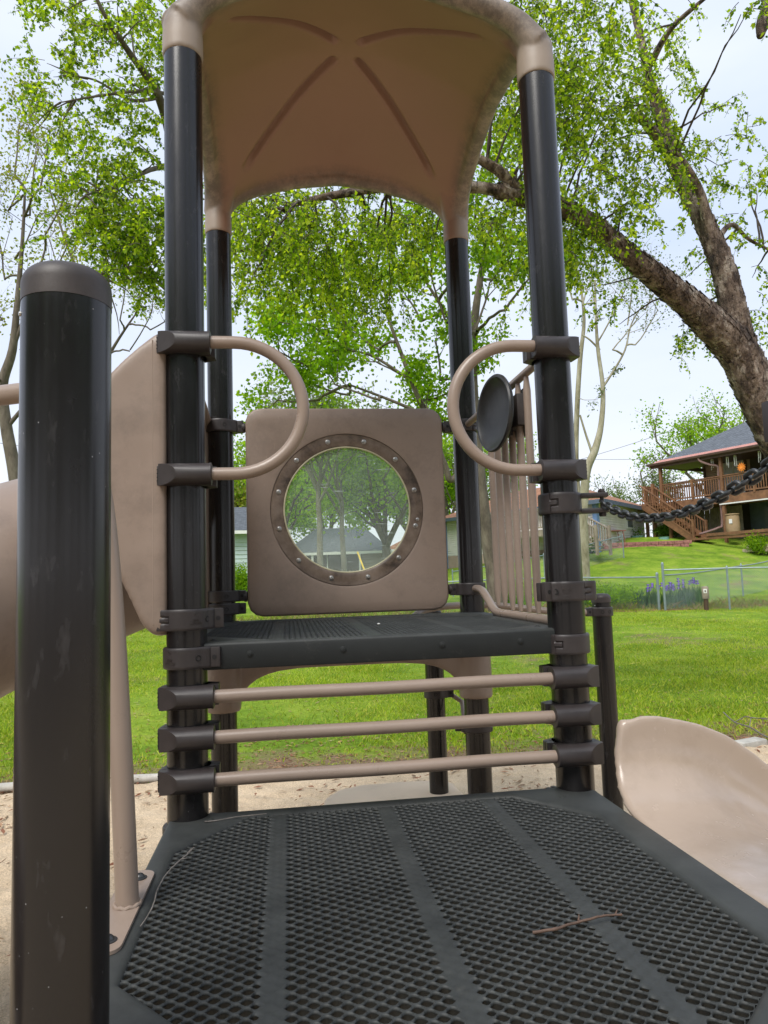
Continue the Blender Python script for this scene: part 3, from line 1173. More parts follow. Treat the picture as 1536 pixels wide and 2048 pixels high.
def grate_mesh():
    px, py = 0.0385, 0.0158
    q = Vector
    vs = []
    fs = []
    key = {}

    def shared(x, y, z):
        k = (round(x, 5), round(y, 5))
        if k not in key:
            key[k] = len(vs)
            vs.append((x, y, z))
        return key[k]
    nseg = 14
    sup = inset_oct(-0.004)

    def inside(x, y):
        for i in range(8):
            x0, y0 = sup[i]; x1, y1 = sup[(i + 1) % 8]
            if (x1 - x0) * (y - y0) - (y1 - y0) * (x - x0) < 0: return False
        return True
    nr = int((OY1 - OY0) / py) + 4
    nc = int((OX1 - OX0) / px) + 4
    # brick-like hexagonal cell: vertices relative to the centre
    a = px / 2
    kx = 0.78
    hx = [(-a * kx, 0), (-a * 0.5, -py * 0.5), (-a * (1 - kx), -py), (0, -py), (a * (1 - kx), -py), (a * 0.5, -py * 0.5), (a * kx, 0), (a * 0.5, py * 0.5), (a * (1 - kx), py), (0, py), (-a * (1 - kx), py), (-a * 0.5, py * 0.5)]
    m = len(hx)
    gr = random.Random(5)
    for j in range(nr):
        for i in range(nc * 2):
            if (i + j) % 2: continue
            cx = OX0 - 0.01 + i * a
            cy = OY0 - 0.01 + j * py
            if not inside(cx, cy): continue
            band = min(abs(cx - b) for b in BANDS)
            zt = -0.0075
            outer = [shared(cx + u, cy + v, zt + 0.0012 * math.sin((cx + u) * 60) * 0) for u, v in hx]
            if band < 0.0145:
                # filled with coating over the stiffener: shallow dimple
                c = len(vs)
                ringb = []
                for k in range(m):
                    u, v = hx[k]
                    ringb.append(len(vs)); vs.append((cx + u * 0.55, cy + v * 0.55, zt - 0.0012 - gr.random() * 0.001))
                for k in range(m):
                    k2 = (k + 1) % m
                    fs.append((outer[k], outer[k2], ringb[k2], ringb[k]))
                fs.append(tuple(ringb))
                continue
            half = band < 0.030
            sx = 0.40 if half else 1.0
            prof = [(0.93, -0.0002), (0.86, -0.0009), (0.81, -0.0022), (0.80, -0.0034), (0.85, -0.0060), (0.93, -0.0115), (0.985, -0.0190)]
            prev = outer
            off = 0.0
            if half:
                b = min(BANDS, key=lambda t: abs(cx - t))
                off = 0.0045 if cx > b else -0.0045
            jit = 1 + gr.uniform(-0.03, 0.03)
            for (su, dz) in prof:
                cur = []
                for k in range(m):
                    u, v = hx[k]
                    ang = math.atan2(v / py, u / a)
                    bl = 0.52
                    lx = (u * (1 - bl) + a * 0.78 * math.cos(ang) * bl) * su
                    ly = (v * (1 - bl) + py * 1.0 * math.sin(ang) * bl) * su
                    if half:
                        q_ = min(1.0, (0.95 - su) / 0.12) if su > 0.83 else 1.0
                        lx = lx * (1 - 0.30 * q_) + off * q_; ly *= 1 - 0.2 * q_
                    if su < 0.9: lx *= jit; ly *= jit
                    # strands are tilted like expanded metal: far edge a little higher
                    tilt = 0.0016 * (1 if v > 0 else -1 if v < 0 else 0) * (1 if su < 0.9 else 0)
                    cur.append(len(vs)); vs.append((cx + lx, cy + ly, zt + dz - tilt))
                for k in range(m):
                    k2 = (k + 1) % m
                    fs.append((prev[k], prev[k2], cur[k2], cur[k]))
                prev = cur
    me = bpy.data.meshes.new('grate')
    me.from_pydata(vs, [], fs)
    me.update()
    return me


FRAME_ME = deck_frame_mesh()
GRATE_ME = grate_mesh()
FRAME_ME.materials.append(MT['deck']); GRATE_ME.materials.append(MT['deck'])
for me in (FRAME_ME, GRATE_ME):
    me.polygons.foreach_set('use_smooth', [True] * len(me.polygons))
FRAME_ME.set_sharp_from_angle(angle=R(50))
bolt_me = MB().lathe([(0.011, 0), (0.0105, 0.0015), (0.006, 0.0025), (0.0055, 0.004), (0.001, 0.0045)], 18).mesh('bolt')
bolt_me.materials.append(MT['deck'])
rib = MB()
for b in BANDS:
    rib.box((b, (OY0 + OY1) / 2, -0.030), (0.030, OY1 - OY0 + 0.01, 0.034), None, 0.004)
rib_me = rib.mesh('rib'); rib_me.materials.append(MT['deck'])
for lvl, (oy, oz) in enumerate(((0, 0), (S, 0.535))):
    fr = bpy.data.objects.new('platform', FRAME_ME)
    COL.objects.link(fr)
    fr.parent = play
    fr.location = Vector((0, oy, oz)) - PO
    fr['label'] = 'lower platform nearest the viewer' if lvl == 0 else 'upper platform above the three rungs'
    for nm, me in (('mesh_grate', GRATE_ME), ('stiffening_rib', rib_me)):
        g = bpy.data.objects.new(nm, me)
        COL.objects.link(g)
        g.parent = fr
    for (bx, by) in ((0.075, -0.06), (1.19, -0.10), (0.075, -1.2), (1.2, -1.2)):
        g = bpy.data.objects.new('deck_bolt', bolt_me)
        COL.objects.link(g); g.parent = fr
        g.location = (bx, by, 0)
    if lvl == 1:
        for bx in (0.20, 0.50, 0.83, 1.10):
            g = bpy.data.objects.new('dimple_plug', bolt_me)
            COL.objects.link(g); g.parent = fr
            g.location = (bx, DY0 - 0.0005, -0.040)
            g.rotation_euler = (R(90), 0, 0)

# --- porthole panel -----------------------------------------------
PX0, PX1, PZ0, PZ1 = 0.125, 1.150, 0.552, 1.612
PCX, PCZ = 0.637, 1.083
RO, RI = 0.392, 0.336


def panel_mesh():
    vs = []; fs = []
    nang = 128
    rr = 0.075

    def outline(d):
        L = []
        x0, x1, z0, z1 = PX0 + d, PX1 - d, PZ0 + d, PZ1 - d
        r = max(rr - d, 0.01)
        for k in range(nang):
            a = 2 * math.pi * k / nang
            # ray from the centre to a rounded rectangle
            dx, dz = math.cos(a), math.sin(a)
            lo, hi = 0.0, 2.0
            for _ in range(24):
                t = (lo + hi) / 2
                x, z = PCX + dx * t, PCZ + dz * t
                qx = max(x0 + r - x, x - (x1 - r), 0.0)
                qz = max(z0 + r - z, z - (z1 - r), 0.0)
                if math.hypot(qx, qz) < r: lo = t
                else: hi = t
            L.append((PCX + dx * lo, PCZ + dz * lo))
        return L

    def circ(r):
        return [(PCX + r * math.cos(2 * math.pi * k / nang), PCZ + r * math.sin(2 * math.pi * k / nang)) for k in range(nang)]
    yf, yb = S - 0.030, S + 0.030
    rings = [(circ(RI + 0.004), yb), (outline(0.012), yb), (outline(0.004), yb - 0.004), (outline(0), yb - 0.012), (outline(0), yf + 0.012), (outline(0.004), yf + 0.004), (outline(0.012), yf),
             (outline(0.06), yf), (circ(RO + 0.012), yf), (circ(RO + 0.002), yf + 0.003), (circ(RO), yf + 0.010), (circ(RI + 0.004), yf + 0.010)]
    for L, y in rings:
        vs += [(x, y, z) for x, z in L]
    n = nang
    for i in range(len(rings)):
        j = (i + 1) % len(rings)
        for k in range(n):
            k2 = (k + 1) % n
            fs.append((i * n + k2, i * n + k, j * n + k, j * n + k2))
    me = bpy.data.meshes.new('panel'); me.from_pydata(vs, [], fs); me.update()
    return me


panel = part('porthole_panel', panel_mesh(), MT['beige'], smooth=50, label='square panel with a round window')
rot_y = Matrix.Rotation(R(90), 3, 'X')
rg = MB()
rg.lathe([(RI - 0.010, 0.0), (RO - 0.004, 0.0), (RO - 0.002, 0.003), (RO - 0.002, 0.008), (RI - 0.002, 0.008), (RI - 0.008, 0.005)], 96, (PCX, S - 0.019, PCZ), rot_y, cap=False)
rg.f.append(())
rg.f.pop()
n_ = 96
rg.f += [(5 * n_ + k, 5 * n_ + (k + 1) % n_, (k + 1) % n_, k) for k in range(n_)]
rg.mi += [0] * n_
part('window_ring', rg, MT['ring'], panel, smooth=40)
lip = MB()
lip.tube([(PCX + (RI - 0.012) * math.cos(a), S - 0.020, PCZ + (RI - 0.012) * math.sin(a)) for a in np.linspace(0, 2 * math.pi, 97)], 0.0045, 8, cap=False)
part('window_gasket', lip, simple('pale_gasket', (0.5, 0.46, 0.30), 0.5, 0.2, 10), panel)
pn = MB()
pn.lathe([(RI - 0.006, -0.004), (RI - 0.006, 0.0)], 96, (PCX, S - 0.014, PCZ), rot_y)
part('window_pane', pn, MT['pane'], panel)
screw = MB()
screw.lathe([(0.0125, 0), (0.0125, 0.002), (0.010, 0.003)], 18, (0, 0, 0), rot_y)
screw.lathe([(0.0085, 0.002), (0.008, 0.006), (0.005, 0.0085), (0.0045, 0.0065), (0.001, 0.0065)], 14, (0, 0, 0), rot_y)
screw_me = screw.mesh('screw'); screw_me.materials.append(MT['steel'])
screw_me.polygons.foreach_set('use_smooth', [True] * len(screw_me.polygons)); screw_me.set_sharp_from_angle(angle=R(35))
for k in range(12):
    a = R(15 + 30 * k)
    g = bpy.data.objects.new('ring_screw', screw_me)
    COL.objects.link(g); g.parent = panel
    g.location = Vector((PCX + 0.362 * math.cos(a), S - 0.027, PCZ + 0.362 * math.sin(a))) - world_loc(panel)
g = bpy.data.objects.new('ring_screw', screw_me)
COL.objects.link(g); g.parent = panel
g.location = Vector((PCX + 0.362, S - 0.027, PCZ - 0.06)) - world_loc(panel); g.scale = (0.7, 0.7, 0.7)
rx = Matrix.Rotation(R(90), 3, 'Y')
for (x0_, x1_, z_) in ((0.095, PX0 + 0.01, 1.515), (0.095, PX0 + 0.01, 0.655), (PX1 - 0.01, S - 0.095, 1.515), (PX1 - 0.01, S - 0.095, 0.655)):
    mb = MB()
    L = x1_ - x0_
    mb.lathe([(0.012, 0), (0.012, L)], 16, (x0_, S, z_), rx)
    near = x0_ < 0.5
    c = x1_ - 0.030 if near else x0_ + 0.012
    mb.lathe([(0.020, 0), (0.026, 0.003), (0.026, 0.016), (0.020, 0.019)], 20, (c, S, z_), rx)
    part('panel_mount', mb, MT['cap'], panel)

# --- domed roof ---------------------------------------------------
KX = [0, 0.0, 0.03, 0.09, 0.2, 0.4, 0.6385]
KZ = [2.60, 2.62, 2.705, 2.755, 2.805, 2.855, 2.885]


def zc_(x):
    x = x if x <= S / 2 else S - x
    x = max(x, 0)
    # smooth profile through the measured points
    px_ = [0.0, 0.03, 0.09, 0.2, 0.4, 0.6385]
    pz_ = [2.635, 2.705, 2.755, 2.805, 2.855, 2.885]
    return float(np.interp(x, px_, pz_))


def zs_(x, w=0.03):
    return sum(zc_(x + d * w) for d in (-1, -.5, 0, .5, 1)) / 5


def dome_z(x, y):
    dx_ = max(min(x, S - x), 0.0) + 0.004
    dy_ = max(min(y, S - y), 0.0) + 0.004
    hx_, hy_ = zs_(x) - 2.635, zs_(y) - 2.635
    wx = dx_ / (dx_ + dy_)
    wx = wx * wx * (3 - 2 * wx)
    sx_ = math.sin(math.pi * min(max(x / S, 0.001), 0.999)); sy_ = math.sin(math.pi * min(max(y / S, 0.001), 0.999))
    return 2.635 + hx_ * wx + hy_ * (1 - wx) + 0.262 * (sx_ * sy_) ** 0.72


rb = MB()
NG = 130
g0 = -0.012
span = S + 0.024
top = []
botv = []
for j in range(NG + 1):
    for i in range(NG + 1):
        x = g0 + span * i / NG
        y = g0 + span * j / NG
        z = dome_z(x, y)
        # groove pressed upward along both diagonals
        u = (x - S / 2); v = (y - S / 2)
        rad = math.hypot(u, v)
        gd = 0.0
        if 0.065 < rad < 0.70:
            d = min(abs(u - v), abs(u + v)) / math.sqrt(2)
            e = min(1, (rad - 0.065) / 0.025, (0.70 - rad) / 0.05)
            gd = 0.040 * e * max(0.0, 1 - (d / 0.018) ** 4)
        botv.append((x, y, z - 0.018 + gd))
        top.append((x, y, z + 0.022 + (0.03 if rad < 0.8 else 0)))
n1_ = NG + 1
fs = []
nb = n1_ * n1_
for j in range(NG):
    for i in range(NG):
        a = j * n1_ + i
        fs.append((a, a + n1_, a + n1_ + 1, a + 1))
        fs.append((nb + a, nb + a + 1, nb + a + n1_ + 1, nb + a + n1_))
bd = [i for i in range(n1_)] + [j * n1_ + NG for j in range(1, n1_)] + [NG * n1_ + i for i in range(NG - 1, -1, -1)] + [j * n1_ for j in range(NG - 1, 0, -1)]
for k in range(len(bd)):
    a, b = bd[k], bd[(k + 1) % len(bd)]
    fs.append((a, b, nb + b, nb + a))
rb.add(botv + top, fs)
for k in range(4):
    pts = []
    rad = []
    for i in range(61):
        t = i / 60 * (S + 0.0)
        z = zs_(t) + 0.012
        pts.append((t, z))
        e = min(t, S - t)
        rad.append(0.040 + 0.016 * math.exp(-e / 0.06))
    P3 = []
    for t, z in pts:
        if k == 0: P3.append((t, -0.022, z))
        if k == 1: P3.append((t, S + 0.014, z))
        if k == 2: P3.append((-0.018, t, z))
        if k == 3: P3.append((S + 0.018, t, z))
    rb.tube(P3, rad, 18)
for (x, y) in ((0, 0), (S, 0), (0, S), (S, S)):
    sx = 1 if x == 0 else -1
    sy = 1 if y == 0 else -1
    rb.lathe([(0.069, 2.541), (0.069, 2.60), (0.066, 2.66), (0.055, 2.70)], 36, (x, y, 0))
    # web that swells inward from the sleeve into the dome
    rb.tube([(x, y, 2.60), (x + sx * 0.012, y + sy * 0.012, 2.66), (x + sx * 0.045, y + sy * 0.045, 2.73), (x + sx * 0.09, y + sy * 0.09, 2.79)], [0.056, 0.050, 0.042, 0.02], 20)
roof_me = remeshed(rb, 0.0070, 3, 0.5)
roof = part('roof_canopy', roof_me, MT['beige_canopy'], smooth=True, label='domed tan plastic roof with a pressed cross underneath')

# --- arched storefront panel below the upper deck -----------------
ab = MB()
zt_, zs1, zpk = 0.44, 0.10, 0.285
NP = 40
outl = [(0.0, zt_), (0.0, zs1 + 0.02)]
arch = []
for i in range(NP + 1):
    t = i / NP
    x = 0.075 + (S - 0.15) * t
    z = 0.115 + 0.175 * (1 - abs(2 * t - 1) ** 5.0) ** 0.55
    arch.append((x, z))
yb0, yb1 = S - 0.018, S + 0.018
vs = []
for (x, z) in arch:
    vs += [(x, yb0, z), (x, yb1, z), (x, yb1, zt_), (x, yb0, zt_)]
fs = []
for i in range(NP):
    b0 = i * 4
    for k in range(4):
        fs.append((b0 + k, b0 + 4 + k, b0 + 4 + (k + 1) % 4, b0 + (k + 1) % 4))
fs.append((3, 2, 1, 0)); fs.append(tuple(NP * 4 + k for k in range(4)))
ab.add(vs, fs)
for x in (0, S):
    ab.lathe([(0.082, 0.097), (0.086, 0.110), (0.086, 0.18), (0.083, 0.40), (0.08, 0.44)], 36, (x, S, 0))
arch_me = remeshed(ab, 0.011, 3)
part('arch_panel', arch_me, MT['beige'], smooth=True)

# --- bar barrier on the right side of the upper deck --------------
barr = MB()
barr.tube([(S, 0.09, 1.515), (S, S - 0.085, 1.515)], 0.017, 18)
barrier = part('bar_barrier', barr, MT['beige_metal'], label='side guard of upright bars')
lo = MB()
pts = [(S, S - 0.085, 0.655), (S, 1.13, 0.655), (S, 1.06, 0.645), (S, 0.99, 0.615), (S, 0.90, 0.57), (S, 0.84, 0.552), (S, 0.76, 0.548), (S, 0.08, 0.548)]
lo.tube(pts, 0.0195, 18)
part('bottom_rail', lo, MT['beige_metal'], barrier)
for k, yb_ in enumerate((0.80, 0.695, 0.59, 0.485, 0.38, 0.275)):
    b = MB()
    zb = 0.585 if k > 1 else 0.60
    npt = 14
    pp = []; rads = []
    z0b, z1b = zb - 0.015, 1.510
    vs = []
    n = 16
    for i in range(npt + 1):
        t = i / npt
        z = z0b + (z1b - z0b) * (0.5 - 0.5 * math.cos(math.pi * t) if False else t)
        e = min(z - z0b, z1b - z)
        fl = min(1.0, e / 0.035)
        ry = 0.0155
        rx_ = 0.0075 + 0.008 * fl
        for q in range(n):
            a = 2 * math.pi * q / n
            vs.append((S + math.cos(a) * rx_, yb_ + math.sin(a) * (ry * (0.85 + 0.15 * fl)), z))
    fs = []
    for i in range(npt):
        for q in range(n):
            qn = (q + 1) % n
            fs.append((i * n + q, i * n + qn, (i + 1) * n + qn, (i + 1) * n + q))
    b.add(vs, fs)
    part('upright_bar', b, MT['beige_metal'], barrier)

# drum dish on its bracket
dc = Vector((1.195, 0.425, 1.387))
dn = Vector((-0.985, -0.155, 0.03)).normalized()
rotd = dn.to_track_quat('Z', 'Y').to_matrix()
dm = MB()
dm.lathe([(0.030, -0.050), (0.06, -0.040), (0.12, -0.018), (0.150, -0.004), (0.160, 0.006), (0.161, 0.014), (0.156, 0.020), (0.148, 0.018), (0.14, 0.008), (0.10, -0.008), (0.05, -0.014), (0.01, -0.016)], 64, dc, rotd)
drum = part('drum_dish', dm, MT['dish'], label='round black dish facing the deck')
bk = MB()
e0 = dc - dn * 0.045
e1 = Vector((S - 0.01, 0.43, 1.385))
bk.tube([e0, e0 * 0.5 + e1 * 0.5, e1], [0.022, 0.014, 0.016], 16)
bk.lathe([(0.02, 0), (0.028, 0.004), (0.028, 0.018), (0.02, 0.022)], 20, e0 - dn * 0.012, rotd)
part('drum_axle', bk, MT['dish'], drum)
bk = MB()
bk.box((S, 0.43, 1.385), (0.046, 0.19, 0.13), None, 0.006)
bk.box((S - 0.028, 0.43, 1.385), (0.014, 0.05, 0.19), None, 0.003)
bk.box((S + 0.028, 0.43, 1.385), (0.008, 0.20, 0.20), None, 0.003)
for dz in (-0.06, 0.06):
    bk.lathe([(0.010, 0), (0.009, 0.006)], 12, (S - 0.035, 0.43, 1.385 + dz), Matrix.Rotation(R(-90), 3, 'Y'))
part('drum_bracket', bk, MT['cap'], drum)

# --- curved slide on the right of the lower deck ------------------
def loft(mb, secs, closed=True, caps=True):
    n = len(secs[0])
    vs = [v for s_ in secs for v in s_]
    fs = []
    for i in range(len(secs) - 1):
        for k in range(n if closed else n - 1):
            k2 = (k + 1) % n
            fs.append((i * n + k, i * n + k2, (i + 1) * n + k2, (i + 1) * n + k))
    if caps:
        fs.append(tuple(range(n - 1, -1, -1)))
        fs.append(tuple((len(secs) - 1) * n + k for k in range(n)))
    mb.add(vs, fs)


def slide_section(x, zb_, zr_, *a, **k):
    return [(p[0] + 0.22 * max(0.0, p[2]), p[1], p[2]) for p in slide_section0(x, zb_, zr_, *a, **k)]


def slide_section0(x, zb, zr, yw0=-0.135, yw1=-1.14, th=0.018, push=0.0):
    """closed U section; inner surface then outer surface"""
    inner = []
    yc = (yw0 + yw1) / 2
    hw = (yw0 - yw1) / 2
    N1 = 26
    rimh = zr - zb
    for k in range(N1 + 1):
        a = math.pi * k / N1
        c = math.cos(a)
        s = math.sin(a)
        yy = yc + hw * math.copysign(abs(c) ** 0.50, c)
        zz = zb + rimh * (1 - abs(s) ** 0.62)
        inner.append((yy, zz))
    P = []
    m = len(inner)
    for i, (yy, zz) in enumerate(inner):
        P.append((x, yy, zz))
    # rolled rims then outside
    out = []
    for i, (yy, zz) in enumerate(inner):
        a = inner[max(i - 1, 0)]; b = inner[min(i + 1, m - 1)]
        ty, tz = b[0] - a[0], b[1] - a[1]
        L = math.hypot(ty, tz) or 1
        ny, nz_ = -tz / L, ty / L            # outward (down/out)
        w = th
        if i < 3 or i > m - 4: w = th * 1.45
        out.append((x, yy - ny * -w if False else yy + ny * w, zz + nz_ * w))
    # make sure the outer side really is outside
    if out[m // 2][2] > P[m // 2][2]:
        out = [(x, 2 * p[1] - o_[1], 2 * p[2] - o_[2]) for p, o_ in zip(P, out)]
    return P + out[::-1]


sl = MB()
secs = []
XS = [1.330, 1.36, 1.40, 1.46, 1.53, 1.6, 1.7, 1.8, 1.9, 2.0, 2.15, 2.3, 2.5]
for i, x in enumerate(XS):
    t = x - 1.33
    zb = -0.010 - 0.04 * max(0, t - 0.06) - 0.62 * max(0, t - 0.2) * min(1, max(0, t - 0.2) / 0.5)
    zb = max(zb, -0.64 + 0.02 * (2.5 - x))
    # measured fall of the rim
    zr = float(np.interp(x, [1.33, 1.37, 1.42, 1.585, 1.705, 1.823, 1.884, 2.1, 2.5], [0.222, 0.250, 0.256, 0.222, 0.175, 0.103, 0.059, -0.12, -0.42]))
    zr = max(zr, zb + 0.12)
    secs.append(slide_section(x, zb, zr, -0.165, -1.12))
loft(sl, secs)
for s_ in (0,):
    # flange lip around the entry
    lipsec = [slide_section(1.324, -0.014, 0.236, -0.158, -1.127, 0.022), slide_section(1.345, -0.014, 0.246, -0.158, -1.127, 0.022)]
    loft(sl, lipsec)
sl_me = remeshed(sl, 0.0075, 14, 0.6)
slide = part('open_slide', sl_me, MT['beige_slide'], smooth=True, label='low open slide at the right edge of the lower deck')
pb = MB()
for (x, y, z) in ((1.62, -0.52, -0.075), (1.60, -0.50, -0.07)):
    pb.lathe([(0.004, 0), (0.003, 0.002), (0.001, 0.003)], 6, (x, y, z))

# --- covered slide hood on the left of the upper deck -------------
hd = MB()
# front and back cheeks joined by a rounded shell
cheek = [(-0.055, 0.560), (-0.10, 0.562), (-0.135, 0.60), (-0.195, 0.735), (-0.38, 0.98), (-0.49, 1.00), (-0.52, 1.02), (-0.50, 1.06), (-0.235, 1.412), (-0.190, 1.462), (-0.135, 1.512), (-0.095, 1.545), (-0.055, 1.566)]


def cheek_sec(y, s):
    cx_, cz_ = -0.18, 1.05
    return [(cx_ + (x - cx_) * s, y, cz_ + (z - cz_) * s) for x, z in cheek]


# front cheek slab
loft(hd, [cheek_sec(-0.045, 0.975), cheek_sec(-0.035, 0.995), cheek_sec(0.0, 1.0), cheek_sec(0.03, 1.0)])
loft(hd, [cheek_sec(S - 0.03, 1.0), cheek_sec(S, 1.0), cheek_sec(S + 0.035, 0.99)])
# roof skin of the hood between the cheeks
tops = [(-0.055, 1.566), (-0.095, 1.545), (-0.135, 1.512), (-0.190, 1.462), (-0.235, 1.412), (-0.50, 1.06)]
sk = []
for y in np.linspace(0.0, S, 9):
    bul = 0.06 * math.sin(math.pi * y / S)
    a = [(x, y, z + bul) for x, z in tops]
    b = [(x + 0.02, y, z + bul - 0.035) for x, z in tops[::-1]]
    sk.append(a + b)
loft(hd, sk)
# seam flange against the post
hd.box((-0.075, -0.036, 1.06), (0.040, 0.030, 0.96), None, 0.006)
# tube leaving the hood, bending toward the viewer's left and down
tp = [(-0.12, 0.62, 0.93), (-0.30, 0.60, 0.90), (-0.48, 0.53, 0.84), (-0.66, 0.42, 0.76), (-0.82, 0.28, 0.68), (-0.97, 0.10, 0.58), (-1.10, -0.12, 0.46), (-1.18, -0.36, 0.32), (-1.22, -0.62, 0.17), (-1.24, -0.9, 0.0), (-1.25, -1.2, -0.18), (-1.25, -1.5, -0.32)]
hd.tube(tp, [0.33, 0.345, 0.355, 0.36, 0.36, 0.36, 0.36, 0.36, 0.355, 0.35, 0.34, 0.33], 48)
hood_me = remeshed(hd, 0.014, 5, 0.6)
hood = part('tube_slide', hood_me, MT['beige'], smooth=True, label='closed tube slide with its entry hood on the left')

mb = MB()
mb.tube([(-0.0965, -0.0465, 0.60 + 0.92 * i / 16) for i in range(17)], 0.0022, 6)
part('mould_seam', mb, MT['beige_metal'], hood)

# --- leaning pole with foot plate ---------------------------------
pf = Vector((-0.048, -0.635, 0.008))
pts = [pf, Vector((-0.062, -0.630, 0.30)), Vector((-0.080, -0.622, 0.60)), Vector((-0.102, -0.61, 0.84)), Vector((-0.122, -0.60, 0.97)), Vector((-0.150, -0.59, 1.08)), Vector((-0.19, -0.57, 1.165)), Vector((-0.25, -0.55, 1.21)), Vector((-0.36, -0.513, 1.215)), Vector((-0.55, -0.46, 1.195)), Vector((-0.8, -0.40, 1.10)), Vector((-1.05, -0.33, 0.9))]
def smooth_pts(P, n=6):
    out = []
    for i in range(len(P) - 1):
        p0 = P[max(i - 1, 0)]; p1 = P[i]; p2 = P[i + 1]; p3 = P[min(i + 2, len(P) - 1)]
        for k in range(n):
            t = k / n
            out.append(0.5 * ((2 * p1) + (p2 - p0) * t + (2 * p0 - 5 * p1 + 4 * p2 - p3) * t * t + (3 * p1 - p0 - 3 * p2 + p3) * t ** 3))
    out.append(P[-1])
    return out
mb = MB()
mb.tube(smooth_pts([Vector(p) for p in pts]), 0.0255, 28)
pole = part('curved_grab_pole', mb, MT['beige_metal'])
mb = MB()
pl_ = []
hw_, hl_, cc_ = 0.037, 0.205, 0.03
for (sx, sy) in ((1, -1), (1, 1), (-1, 1), (-1, -1)):
    for k in range(5):
        a = math.atan2(sy, sx) - math.pi / 4 + math.pi / 2 * k / 4
        pl_.append((-0.056 + sx * (hw_ - cc_) + cc_ * math.cos(a), -0.645 + sy * (hl_ - cc_) + cc_ * math.sin(a)))
mb.prism(pl_, 0.001, 0.008)
part('foot_plate', mb, MT['beige_metal'], pole)
wl_ = MB()
wl_.tube([pf + Vector((0.0275 * math.cos(a), 0.0275 * math.sin(a) - 0.0005, 0.002 + 0.0015 * math.sin(a * 9))) for a in np.linspace(0, 2 * math.pi, 37)], 0.0045, 8, cap=False)
part('weld_bead', wl_, MT['beige_metal'], pole)
bm_ = MB()
bm_.lathe([(0.0175, 0), (0.0175, 0.002), (0.014, 0.003)], 22)
bm_.lathe([(0.012, 0.002), (0.0115, 0.006), (0.008, 0.010), (0.006, 0.011), (0.005, 0.008), (0.001, 0.008)], 18)
bme = bm_.mesh('pbolt'); bme.materials.append(MT['chain'])
bme.polygons.foreach_set('use_smooth', [True] * len(bme.polygons)); bme.set_sharp_from_angle(angle=R(35))
for yy in (-0.49, -0.80):
    g = bpy.data.objects.new('plate_bolt', bme)
    COL.objects.link(g); g.parent = pole
    g.location = Vector((-0.050, yy, 0.008)) - world_loc(pole)

# --- rails between the far small posts and the tower --------------
mb = MB()
zz = at(1203, 1223, 3.95).z
e = Vector((q1.x - 0.09, q1.y - 0.01, zz))
mb.tube(smooth_pts([e, e + Vector((-0.12, 0.01, 0)), Vector((1.45, S + 0.30, 0.552)), Vector((1.10, S + 0.20, 0.552)), Vector((0.95, S + 0.05, 0.50))]), 0.019, 16)
part('connecting_rail', mb, MT['beige_metal'])
mb = MB()
z2 = at(870, 1386, 3.95).z
mb.tube([(q2.x + 0.07, q2.y, z2), (q2.x + 0.14, q2.y - 0.04, z2 - 0.05), (S - 0.05, S + 0.05, z2 - 0.17)], 0.013, 14)
part('connecting_rail', mb, MT['beige_metal'])
# low plastic seat behind the tower
mb = MB()
so = []
for (x, y) in ((0.47, 1.42), (0.50, 1.62), (0.58, 1.76), (0.72, 1.83), (0.95, 1.84), (1.16, 1.82), (1.24, 1.74), (1.25, 1.5), (1.2, 1.38), (0.9, 1.34)):
    so.append((x, y))
mb.prism(so[::-1], -0.50, -0.452)
mb.lathe([(0.16, GZ - 0.05), (0.12, -0.5)], 24, (0.95, 1.6, 0))
seat_me = remeshed(mb, 0.012, 6, 0.6)
part('low_seat', seat_me, MT['beige_pale'], smooth=True)

# --- chain lug plates on the two right posts ----------------------
for (pp_, px_, py_, dirv) in ((pFR, S, 0.0, Vector((0.97, -0.24, 0))), (pNR, S, -S, Vector((0.1, 0.99, 0)))):
    dirv.normalize()
    zz = 0.960
    rot = Matrix((dirv, Vector((0, 0, 1)).cross(dirv), Vector((0, 0, 1)))).transposed()
    mb = MB()
    for dz in (-0.027, 0.027):
        mb.box(Vector((px_, py_, zz + dz)) + dirv * 0.112, (0.106, 0.044, 0.017), rot, 0.006)
    mb.lathe([(0.007, -0.046), (0.007, 0.046)], 12, Vector((px_, py_, zz)) + dirv * 0.145)
    mb.lathe([(0.013, 0.034), (0.014, 0.040), (0.010, 0.048)], 6, Vector((px_, py_, zz)) + dirv * 0.145)
    mb.lathe([(0.012, -0.048), (0.014, -0.040), (0.013, -0.034)], 6, Vector((px_, py_, zz)) + dirv * 0.145)
    part('chain_lug', mb, MT['clamp'], pp_)
add_band(pNR, S, -S, 0.970, 250, 182, h=0.075, r0=0.084)

# --- chain --------------------------------------------------------
a_ = Vector((S, 0, 0.960)) + Vector((0.97, -0.24, 0)).normalized() * 0.145
b_ = Vector((S, -S, 0.938)) + Vector((0.1, 0.99, 0)).normalized() * 0.145
NL = 30
sag = 0.085
cp = []
for i in range(401):
    t = i / 400
    p = a_.lerp(b_, t)
    p.z -= sag * 4 * t * (1 - t) * (1.0 + 0.25 * (0.5 - t))
    cp.append(p)
cum = [0]
for i in range(400): cum.append(cum[-1] + (cp[i + 1] - cp[i]).length)
def on_chain(s):
    s = max(0, min(cum[-1], s))
    i = int(np.searchsorted(cum, s)) - 1
    i = max(0, min(399, i))
    t = (s - cum[i]) / (cum[i + 1] - cum[i])
    return cp[i].lerp(cp[i + 1], t)
lk = MB()
pitch = cum[-1] / NL
wr = 0.0052
hl = pitch / 2 + wr * 0.85
hwid = 0.0115
lp = []
for k in range(33):
    a = 2 * math.pi * k / 32
    c, s = math.cos(a), math.sin(a)
    lx = (hl - hwid) * (1 if c > 0 else -1) * min(1, abs(c) * 3) + hwid * c
    lp.append((lx, hwid * s, 0))
lk.tube(lp, wr, 12, cap=False)
